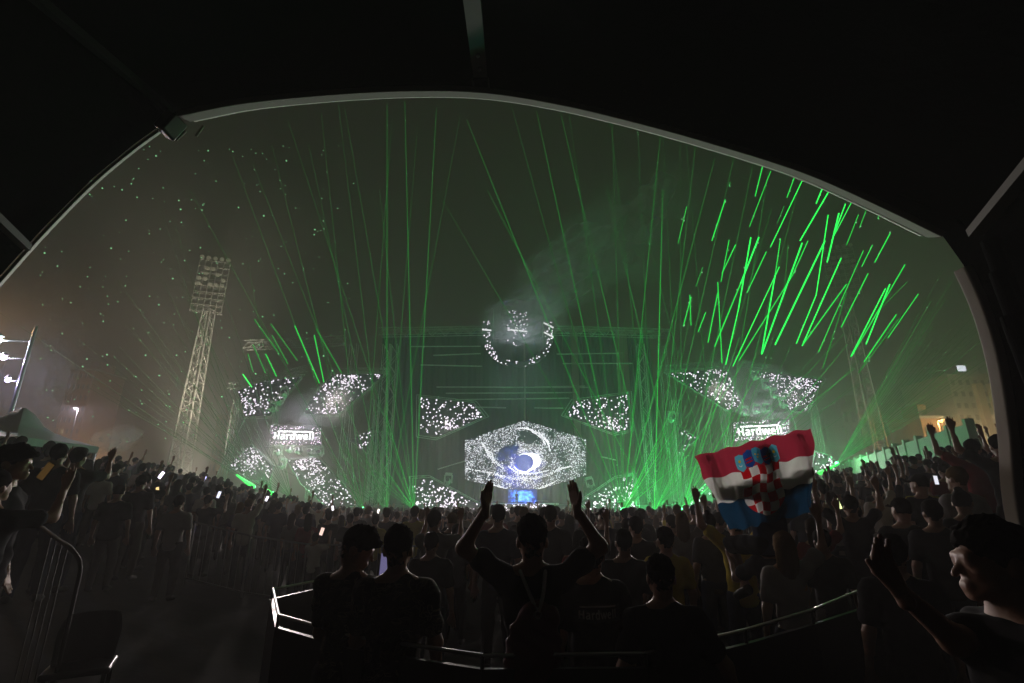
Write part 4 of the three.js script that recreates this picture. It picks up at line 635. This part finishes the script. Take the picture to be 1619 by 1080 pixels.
{ const a = standing(1050, 836, 5.4, 1.78), f = figure({ hair: 'short', cell: 0.02, fine: 0.01 }); dress(f, a.pos, 0.1, 'person in a yellow tee behind the short-haired man', { s: a.s, cloth: 6, sk: 0 }); }
{ // rider on shoulders with the flag
  const D = 5.0, q = spot(1197, 703, D), car = figure({ hair: 'short', cell: 0.02, fine: 0.01, arms: { L: { up: [-0.35, -0.5, -0.8], fore: [0.2, 0.7, -0.8], hand: [0.3, 0.5, -0.6] }, R: { up: [0.35, -0.5, -0.8], fore: [-0.2, 0.7, -0.8], hand: [-0.3, 0.5, -0.6] } } });
  const base = V(q.p.x, q.g, q.p.z), sc = (q.top - q.g - 1.0) / 1.5;
  dress(car, base, 0.05, 'man in a grey tee carrying the flag holder on his shoulders', { s: Math.min(1.05, sc), cloth: 1 });
  const shY = 1.46 * Math.min(1.05, sc);
  const rider = V(base.x, q.top - 1.83, base.z + 0.02);
  const grip = (s) => reach(rider, 0.03, 1, s, s < 0 ? atZ(1122, 738, D - 0.04) : atZ(1264, 704, D - 0.04), [s * 0.6, -1, 0.1], { across: [0, 0.3, 1], fist: true });
  const f = figure({ sit: true, hair: 'hood', cell: 0.015, shorts: true, arms: { L: grip(-1), R: grip(1) } });
  dress(f, rider, 0.03, 'hooded person sitting on shoulders and holding a flag across the back', { s: 1, cloth: 3, hr: clothM[3] });
  // flag
  const c = document.createElement('canvas'); c.width = 1200; c.height = 760; const x = c.getContext('2d');
  x.fillStyle = '#b8324a'; x.fillRect(0, 0, 1200, 254); x.fillStyle = '#f0f0ea'; x.fillRect(0, 253, 1200, 254); x.fillStyle = '#153c58'; x.fillRect(0, 506, 1200, 254);
  const n = 5, u = 84, X = 600 - 2.5 * u, Y = 236; x.save(); x.beginPath(); x.moveTo(X, Y); x.lineTo(X + n * u, Y); x.lineTo(X + n * u, Y + 3.4 * u); x.bezierCurveTo(X + n * u, Y + 4.6 * u, X + 3.4 * u, Y + 5.3 * u, X + 2.5 * u, Y + 5.5 * u); x.bezierCurveTo(X + 1.6 * u, Y + 5.3 * u, X, Y + 4.6 * u, X, Y + 3.4 * u); x.closePath(); x.clip();
  for (let j = 0; j < 6; j++) for (let i = 0; i < n; i++) { x.fillStyle = (i + j) % 2 ? '#f2f0ec' : '#c8101e'; x.fillRect(X + i * u, Y + j * u, u + 1, u + 1); } x.restore();
  const cols = ['#5fb9d6', '#1f4ba0', '#49a6c8', '#1f4ba0', '#5fb9d6'];
  for (let i = 0; i < 5; i++) { const cx = (600 + (i - 2) * 92), cy = 150 + Math.abs(i - 2) * 12; x.fillStyle = cols[i]; x.beginPath(); x.moveTo(cx - 46, cy - 72); x.lineTo(cx, cy - 92); x.lineTo(cx + 46, cy - 72); x.lineTo(cx + 44, cy + 50); x.lineTo(cx, cy + 80); x.lineTo(cx - 44, cy + 50); x.fill();
    if (i === 0 || i === 4) { x.fillStyle = '#e3b71f'; x.beginPath(); x.arc(cx, cy - 22, 14, 0, 7); x.fill(); x.fillStyle = '#e8eef0'; x.beginPath(); x.arc(cx, cy + 14, 17, 0, 7); x.fill(); x.fillStyle = cols[i]; x.beginPath(); x.arc(cx, cy + 6, 15, 0, 7); x.fill(); }
    if (i === 1 || i === 3) { x.fillStyle = '#c8101e'; x.fillRect(cx - 32, cy - 12, 64, 17); x.fillRect(cx - 32, cy + 18, 64, 15); } if (i === 2) { x.fillStyle = '#e3b71f'; for (const dx of [-15, 0, 15]) { x.beginPath(); x.arc(cx + dx, cy + (dx ? -18 : 8), 8, 0, 7); x.fill(); } } }
  const t = new THREE.CanvasTexture(c); t.colorSpace = THREE.SRGBColorSpace;
  const NU = 60, NV = 40, g = new THREE.PlaneGeometry(1, 1, NU, NV), P = g.attributes.position, UVa = g.attributes.uv;
  const TL = atZ(1098, 722, D - 0.1), TR = atZ(1283, 677, D - 0.1), TM = atZ(1193, 696, D - 0.17), BL = atZ(1152, 838, D - 0.2), BR = atZ(1288, 806, D - 0.16), BM = atZ(1212, 832, D - 0.24);
  for (let i = 0; i < P.count; i++) {
    const a = UVa.getX(i), v = 1 - UVa.getY(i), top = TL.clone().multiplyScalar((1 - a) * (1 - a)).addScaledVector(TM, 2 * a * (1 - a)).addScaledVector(TR, a * a), bot = BL.clone().multiplyScalar((1 - a) * (1 - a)).addScaledVector(BM, 2 * a * (1 - a)).addScaledVector(BR, a * a), p = top.lerp(bot, v);
    const ripple = 0.02 * Math.sin(a * 26 + v * 5) * v + 0.03 * Math.sin(a * 9 - v * 6) * (0.3 + v) + 0.045 * Math.exp(-Math.pow((a - 0.13 - v * 0.12) / 0.06, 2)) + 0.05 * Math.exp(-Math.pow((a - 0.9 - v * 0.02) / 0.05, 2)) * v;
    p.z += ripple + 0.03 * Math.exp(-Math.pow((a - 0.53) / 0.16, 2)) * Math.exp(-Math.pow((v - 0.25) / 0.5, 2)); p.x += 0.012 * Math.sin(v * 14 + a * 5); p.y += 0.01 * Math.sin(a * 31); P.setXYZ(i, p.x, p.y, p.z);
  }
  g.computeVertexNormals();
  const fm = new THREE.MeshPhysicalMaterial({ map: t, roughness: 1, transmission: 0.62, thickness: 0, side: THREE.DoubleSide, specularIntensity: 0.2 });
  tag(part('flag', g, fm, scene), 'red, white and blue flag with a chequered shield held up over the crowd', 'flag');
}
{ // man in profile at the right edge, arm reaching to the rail
  const D = 1.85, a = standing(1556, 822, D, 1.8), T = 1.25, sh8 = V(0.186, 1.42, 0).multiplyScalar(a.s).applyAxisAngle(UP, T).add(a.pos), far8 = [...Array(60)].map((_, i) => atZ(1424, 936, 1.3 + i * 0.02)).sort((p, q) => Math.abs(p.distanceTo(sh8) - 0.51) - Math.abs(q.distanceTo(sh8) - 0.51))[0], f = figure({ hair: 'fade', yaw: 0.12, nod: -0.06, cell: 0.014, fine: 0.006, arms: { L: DOWN(-1), R: reach(a.pos, T, a.s, 1, far8, [0, -1, 0.4], { hand: [0.1, 1, -0.35], across: [0.5, 0, 0.85], thumb: -1, spread: 0.4, curl: 0.9 }) } });
  dress(f, a.pos, T, 'dark-haired man in profile at the right edge, arm stretched out', { s: a.s, cloth: 0, sk: 1 }); }
{ // left edge: man looking to the stage and a raised phone
  const a = standing(31, 694, 4.4, 1.8), f = figure({ hair: 'quiff', yaw: 0.05, cell: 0.016, fine: 0.008, girth: 1.08 }); dress(f, a.pos, -1.15, 'tall man with thick hair standing in profile at the left edge', { s: a.s, cloth: 0, sk: 1 });
}

// ---------------------------------------------------------------- crowd
SEED = 123;
const near = [
  figure({ cell: 0.0299, fine: 0.017, handCell: 0.0105, hair: 'short' }), figure({ cell: 0.0299, fine: 0.017, handCell: 0.0105, hair: 'fade', arms: { L: UPARM(-1), R: UPARM(1) } }), figure({ cell: 0.0299, fine: 0.017, handCell: 0.0105, hair: 'long', female: true, girth: 0.9, arms: { R: UPARM(1) } }),
  figure({ cell: 0.0299, fine: 0.017, handCell: 0.0105, hair: 'cap', girth: 1.1, yaw: 0.3 }), figure({ cell: 0.0299, fine: 0.017, handCell: 0.0105, hair: 'short', arms: { L: PHONE(-1), R: PHONE(1) }, nod: 0.1 }), figure({ cell: 0.0299, fine: 0.017, handCell: 0.0105, hair: 'bun', female: true, girth: 0.9, yaw: -0.4 }), figure({ cell: 0.0299, fine: 0.017, handCell: 0.0105, hair: 'fade', arms: { R: { up: [0.35, 0.9, -0.3], fore: [0.1, 1, -0.2], hand: [0, 1, 0] } }, yaw: 0.2 })];
const far = [figure({ cell: 0.043, hair: 'short', hands: false }), figure({ cell: 0.043, hair: 'short', hands: false, arms: { L: UPARM(-1), R: UPARM(1) } }), figure({ cell: 0.043, hair: 'long', hands: false, female: true, girth: 0.9 }), figure({ cell: 0.043, hair: 'cap', hands: false, arms: { R: { up: [0.35, 0.9, -0.3], fore: [0.1, 1, -0.2], hand: [0, 1, 0] } } }), figure({ cell: 0.043, hair: 'fade', hands: false, arms: { L: PHONE(-1), R: PHONE(1) } })];
const occupied = [];
const free = (x, z, r) => occupied.every(([a, b]) => (a - x) ** 2 + (b - z) ** 2 > r * r);
scene.children.filter((o) => o.name.startsWith('person')).forEach((o) => occupied.push([o.position.x, o.position.z]));
const pick = (...w) => { let t = rnd() * w.reduce((a, b) => a + b), i = 0; while ((t -= w[i]) > 0) i++; return i; };
// figures one can make out, each where the photograph shows it
for (const [px, py, D, v, cl, turn, label, hr = 0] of [
  [97, 703, 7.2, 0, 0, -0.5, 'dark figure with short hair standing on the bank behind the left-edge man'],
  [128, 708, 7.8, 4, 1, -0.3, 'person on the left bank lifting a phone with both hands'],
  [190, 766, 8.6, 3, 0, -0.4, 'person in a cap low on the left bank, behind the curved rail'],
  [226, 752, 9.6, 0, 1, -0.2, 'dark-shirted person at mid left under the raised arm'],
  [285, 784, 9.0, 0, 4, -0.3, 'man in a light grey tee standing nearest the rail on the left'],
  [164, 742, 11.5, 0, 2, -0.3, 'person in a pale tee on the left bank'],
  [683, 842, 5.8, 0, 0, 0.05, 'man in a dark tee behind the man with the faded haircut'],
  [722, 828, 8.0, 3, 1, 0, 'person in a cap between the barrier men and the centre man'],
  [985, 838, 5.2, 0, 1, 0.05, 'broad man in a dark tee right behind the lettered tee'],
  [1077, 812, 7.6, 2, 4, 0.15, 'long-haired blonde person in a pale top, left of the flag', 2],
  [1120, 812, 6.8, 5, 1, 0.1, 'person with a hair bun just left of the flag'],
  [1236, 842, 4.6, 2, 4, 0.2, 'long-haired blonde person below the right corner of the flag', 2],
  [1297, 838, 5.4, 0, 1, 0.25, 'dark figure right of the flag, in front of the distant phone'],
  [1342, 786, 6.8, 1, 0, 0.2, 'person with both arms up, right of the flag'],
  [1420, 786, 5.6, 3, 0, 0.35, 'person in a dark cap in the right foreground crowd'],
  [1470, 792, 5.2, 0, 0, 0.35, 'dark-haired figure in the right foreground beside the cap wearer'],
  [1405, 846, 3.6, 0, 0, 0.3, 'near black figure standing over the right rail'],
  [1518, 776, 5.4, 5, 0, 0.5, 'person with a hair bun near the pale tent post'],
  [1452, 756, 8.2, 0, 6, 0.4, 'person in a yellow tee in the right crowd'],
  [1532, 690, 8.0, 1, 5, 0.5, 'person in a red tee with both arms thrown up near the tent post'],
  [1575, 690, 7.0, 1, 0, 0.5, 'person with arms up right beside the tent post'],
  [1490, 735, 9.4, 6, 5, 0.4, 'red-shirted person with one arm up in the right crowd'],
  [1385, 768, 9.0, 6, 2, 0.3, 'pale-shirted person with one arm up in the right crowd'],
]) { const a = standing(px, py, D, v === 3 ? 1.81 : 1.79); dress(near[v], a.pos, -turn, label, { s: a.s, cloth: cl, sk: pick(2, 1, 1), hr, pants: pick(1, 2, 1) }); occupied.push([a.pos.x, a.pos.z]); }
// people holding up phones, found by the light of the phone
for (const [px, py, D, col, k, where] of [[72, 747, 4.6, [1, 0.55, 0.15], 0.06, 'in front of the left-edge man'], [255, 752, 11, [0.85, 0.75, 1], 4, 'lighting the left crowd violet-white'], [249, 776, 12, [1, 0.72, 0.3], 1.4, 'below the violet-white phone light'], [324, 757, 20, [0.55, 0.5, 1], 3, 'left of the stage wing, bluish'], [346, 783, 12, [0.8, 0.8, 1], 1.5, 'on a raised arm by the left rail'], [422, 789, 16, [0.9, 0.85, 1], 3, 'under the outer left wing'], [526, 804, 17, [1, 0.95, 1], 2, 'under the slanting left screen'], [508, 849, 10.8, [1, 0.7, 0.6], 1.2, 'low behind the left rail'], [598, 809, 18, [1, 0.9, 0.8], 2.5, 'beside the left laser'], [688, 820, 14, [1, 0.66, 0.28], 2, 'glowing amber above the faded haircut'], [957, 821, 16, [1, 0.85, 0.5], 1.6, 'right of the raised-arm man'], [893, 822, 18, [1, 0.9, 0.7], 1.5, 'right of the centre man head'], [1325, 798, 8, [0.85, 1, 0.4], 1.8, 'greenish-yellow, right of the flag'], [1480, 760, 9, [0.9, 0.9, 1], 1, 'in the right crowd under the street lamp']]) {
  const p = atZ(px, py, D), g = groundH(p.x, p.z), f = D < 13 ? near[4] : far[4], h = f.J.handL.clone().add(f.J.handR).multiplyScalar(0.5), s = Math.min(1.12, Math.max(0.75, (p.y - g) / (h.y + 0.03))), pos = V(p.x - h.x * s, g, p.z - (h.z - 0.03) * s);
  dress(f, pos, 0, `person holding a lit phone ${where}`, { s, cloth: pick(3, 2, 1, 1), sk: pick(1, 1, 1) }); occupied.push([pos.x, pos.z]);
  const ph = phone(`lit phone ${where}`, V(p.x, g + (h.y + 0.04) * s, p.z), 0, -0.1, col, k); ph.rotation.z = rr(-0.5, 0.5);
}
const spots = [];
for (let i = 0; i < 60000 && spots.length < 2300; i++) {
  const z = -rr(5, 45), x = rr(-1.05, 1.05) * (Math.abs(z) + 1.5);
  if (x < 0.9 && x > -1.0 && z > -6) continue;
  if (x <= -1.0 && z > -11.2) continue;
  if (x > 0.9 && x < 2.2 && z > -5.6) continue;
  if (z > -4.8 || x > 24 - 0.1 * (45 + z) || x < -30) continue;
  const need = z > -18 ? 0.78 : 0.85;
  if (!free(x, z, need)) continue;
  occupied.push([x, z]); spots.push([x, z]);
}
spots.sort((a, b) => Math.hypot(...a) - Math.hypot(...b));
const zone = (x, z) => { const a = x / -z; return a < -0.55 ? ['on left bank', 'left bank'] : a < -0.2 ? ['behind left rail', 'left of the centre'] : a < 0.25 ? ['before stage centre', 'in the middle'] : a < 0.6 ? ['near the flag', 'round the flag'] : ['on right side', 'right side']; };
const clothName = ['black', 'charcoal', 'white', 'navy', 'light grey', 'red', 'yellow', 'olive'], poseNear = ['short-haired spectator', 'spectator with both arms up', 'long-haired spectator with one arm up', 'spectator in a cap', 'spectator with both hands raised in front', 'spectator with a hair bun', 'spectator with one arm up'], poseFar = ['short-haired spectator', 'spectator with both arms up', 'long-haired spectator', 'spectator in a cap with one arm up', 'spectator with both hands raised in front'];
spots.slice(0, 262).forEach(([x, z]) => {
  const d = Math.hypot(x, z), n = d < 10, v = n ? [0, 1, 2, 3, 4, 5, 6][x / -z > 0.3 ? pick(5, 2, 3, 2, 1, 2, 2) : pick(8, 0.4, 3, 2, 0.4, 2, 0.5)] : [0, 1, 2, 3, 4][x / -z > 0.3 ? pick(6, 2, 3, 2, 1) : pick(8, 0.3, 4, 0.4, 0.2)], [w, gname] = zone(x, z), cl = pick(7, 4, 2, 3, 2, 1, 0.6, 3);
  const row = d < 9 ? 'in nearest rows' : d < 12 ? 'few rows in' : d < 14.5 ? 'mid crowd' : 'further back';
  dress((n ? near : far)[v], V(x, groundH(x, z), z), rr(-0.35, 0.35) + Math.atan2(-x, 50) * 0.3, `${clothName[cl]}-shirted ${(n ? poseNear : poseFar)[v]} ${row} ${w}`, { s: rr(0.93, 1.05) * (v === 2 || v === 5 ? 0.94 : 1), cloth: cl, pants: pick(2, 2, 1), sk: pick(2, 1, 1), hr: pick(5, 3, 1), group: `crowd ${gname}` });
});
{ // the performer behind the booth
  const p = atZ(817, 784, ZS - 1.4); dress(far[0], V(p.x, 1.5, p.z), Math.PI, 'performer standing behind the booth against the blue light', { s: Math.min(1.1, (p.y + 0.35 - 1.5) / 1.79), cloth: 0 });
}
{ // the mass of heads towards the stage
  const rest = spots.slice(262), box = new THREE.Group(); box.name = 'distant_crowd'; box.userData.kind = 'stuff'; scene.add(box);
  const col = (g, c) => { const a = new Float32Array(g.attributes.position.count * 3); for (let i = 0; i < a.length; i += 3) { a[i] = c[0]; a[i + 1] = c[1]; a[i + 2] = c[2]; } const q = g.clone(); q.setAttribute('color', new THREE.BufferAttribute(a, 3)); return q; };
  const vm = new THREE.MeshStandardMaterial({ vertexColors: true, roughness: 0.85 }), tints = [[0.03, 0.03, 0.033], [0.3, 0.29, 0.28], [0.06, 0.06, 0.08]];
  [0, 2, 0, 3, 0].forEach((v, k) => {
    const f = far[v], g = mergeGeometries([col(f.geos.body, [0.34, 0.2, 0.14]), col(f.geos.hair, [0.015, 0.012, 0.01]), col(f.geos.shirt, tints[k % 3]), col(f.geos.trousers, [0.03, 0.033, 0.05])]);
    const mine = rest.filter((_, i) => (i % 11 === 3 ? 3 : [0, 1, 2, 4][i % 4]) === k), im = new THREE.InstancedMesh(g, vm, mine.length), m = new THREE.Matrix4(), q = new THREE.Quaternion();
    mine.forEach(([x, z], i) => { const s = rr(0.92, 1.06); m.compose(V(x, groundH(x, z), z), q.setFromAxisAngle(UP, rr(-0.4, 0.4)), V(s, s, s)); im.setMatrixAt(i, m); });
    im.name = 'spectators'; im.userData.kind = 'stuff'; im.instanceMatrix.needsUpdate = true; box.add(im);
  });
}

// ---------------------------------------------------------------- barriers
function rails(name, label, pts, h, { panel = false, bars = 0.12, mat = M.rail, r = 0.018, drop = 0 } = {}) {
  const o = thing(name, label, 'barrier'), c = pts.map((p) => V(p.x, h + groundH(p.x, p.z), p.z));
  for (let i = 0; i + 1 < c.length; i++) {
    const a = c[i], b = c[i + 1], L = a.distanceTo(b), d = b.clone().sub(a);
    rod('top_rail', a, b, r, mat, o);
    if (panel) { part('side_panel', barGeo(V(a.x, h * 0.5 - 0.02, a.z), V(b.x, h * 0.5 - 0.02, b.z), 0.03, h - 0.08), M.case, o); }
    else { rod('bottom_rail', a.clone().setY(a.y - h + 0.12), b.clone().setY(b.y - h + 0.12), r, mat, o); for (let k = 1; k < Math.floor(L / bars); k++) { const p = a.clone().addScaledVector(d, k * bars / L); rod('bar', p.clone().setY(p.y - h + 0.12), p, 0.007, mat, o); } }
  }
  for (const p of c) rod('post', p.clone().setY(p.y - h), p, r * 1.1, panel ? M.case : mat, o);
  return o;
}
{ const key = [[545, 911], [431, 935], [440, 976], [590, 1014], [770, 1037], [990, 1038], [1215, 990], [1400, 936], [1490, 905]].map(([x, y]) => atY(x, y, 1.14)), cv = new THREE.CatmullRomCurve3(key.slice(2), false, 'centripetal').getSpacedPoints(9);
  rails('viewing_pen', 'dark panelled barrier with bright metal rim enclosing the front men', [key[0], key[1], ...cv], 1.14, { panel: true, r: 0.011 }); }
{ const a = atY(300, 859, 1.12), b = atY(660, 862, 1.12), pts = []; for (let i = 0; i <= 4; i++) pts.push(V(a.x + (b.x - a.x) * i / 4, 0, -10.6)); rails('crowd_barrier', 'long steel barred crowd barrier in front of the left crowd', pts.slice(0, 5), 1.12, { mat: M.steel, bars: 0.14 }); }
{ // curved rail end beside the left-edge man
  const p0 = atZ(66, 834, 5.2), p1 = atZ(90, 852, 4.9), p2 = atZ(116, 872, 4.65), p3 = atZ(127, 894, 4.6), g = groundH(p3.x, p3.z), o = thing('curved_railing', 'curved metal railing end on the dark ground at left', 'railing'), dim = std(0.025, 0.025, 0.025, 0.6, 0.2);
  part('top_rail', new THREE.TubeGeometry(new THREE.CatmullRomCurve3([p0, p1, p2, p3, V(p3.x + 0.01, p3.y - 0.2, p3.z), V(p3.x + 0.01, g, p3.z)]), 40, 0.017, 8), dim, o);
  for (let k = 2; k < 6; k++) { const p = p0.clone().lerp(p2, k / 6).add(V(0, 0.02, 0)); rod('bar', V(p.x, groundH(p.x, p.z), p.z), p, 0.006, dim, o); }
}
{ // black plastic chair lying in the dark, its curved back catching light
  const p = atY(138, 1018, 0.75), o = thing('plastic_chair', 'black glossy plastic chair in the dark lower left corner', 'chair', [p.x, groundH(p.x, p.z), p.z], 0.5);
  const shell = new THREE.CylinderGeometry(0.25, 0.22, 0.36, 24, 6, true, Math.PI / 2 + 0.35, Math.PI - 0.7), sp = shell.attributes.position; for (let i = 0; i < sp.count; i++) { const u = sp.getY(i) / 0.18, f = 1 - 0.22 * Math.max(0, u) ** 2; sp.setX(i, sp.getX(i) * f); sp.setZ(i, sp.getZ(i) * 0.75 - 0.05 * u); } shell.computeVertexNormals();
  part('backrest', shell, new THREE.MeshStandardMaterial({ color: 0x060607, roughness: 0.3, side: THREE.DoubleSide }), o, [0, 0.62, 0.06]); part('seat', new RoundedBoxGeometry(0.46, 0.05, 0.42, 2, 0.02), M.gloss, o, [0, 0.42, 0.1]);
  for (const x of [-0.19, 0.19]) for (const z of [-0.08, 0.26]) part('leg', new THREE.CylinderGeometry(0.018, 0.022, 0.4, 8), M.gloss, o, [x, 0.2, z]);
}

renderer.render(scene, camera);
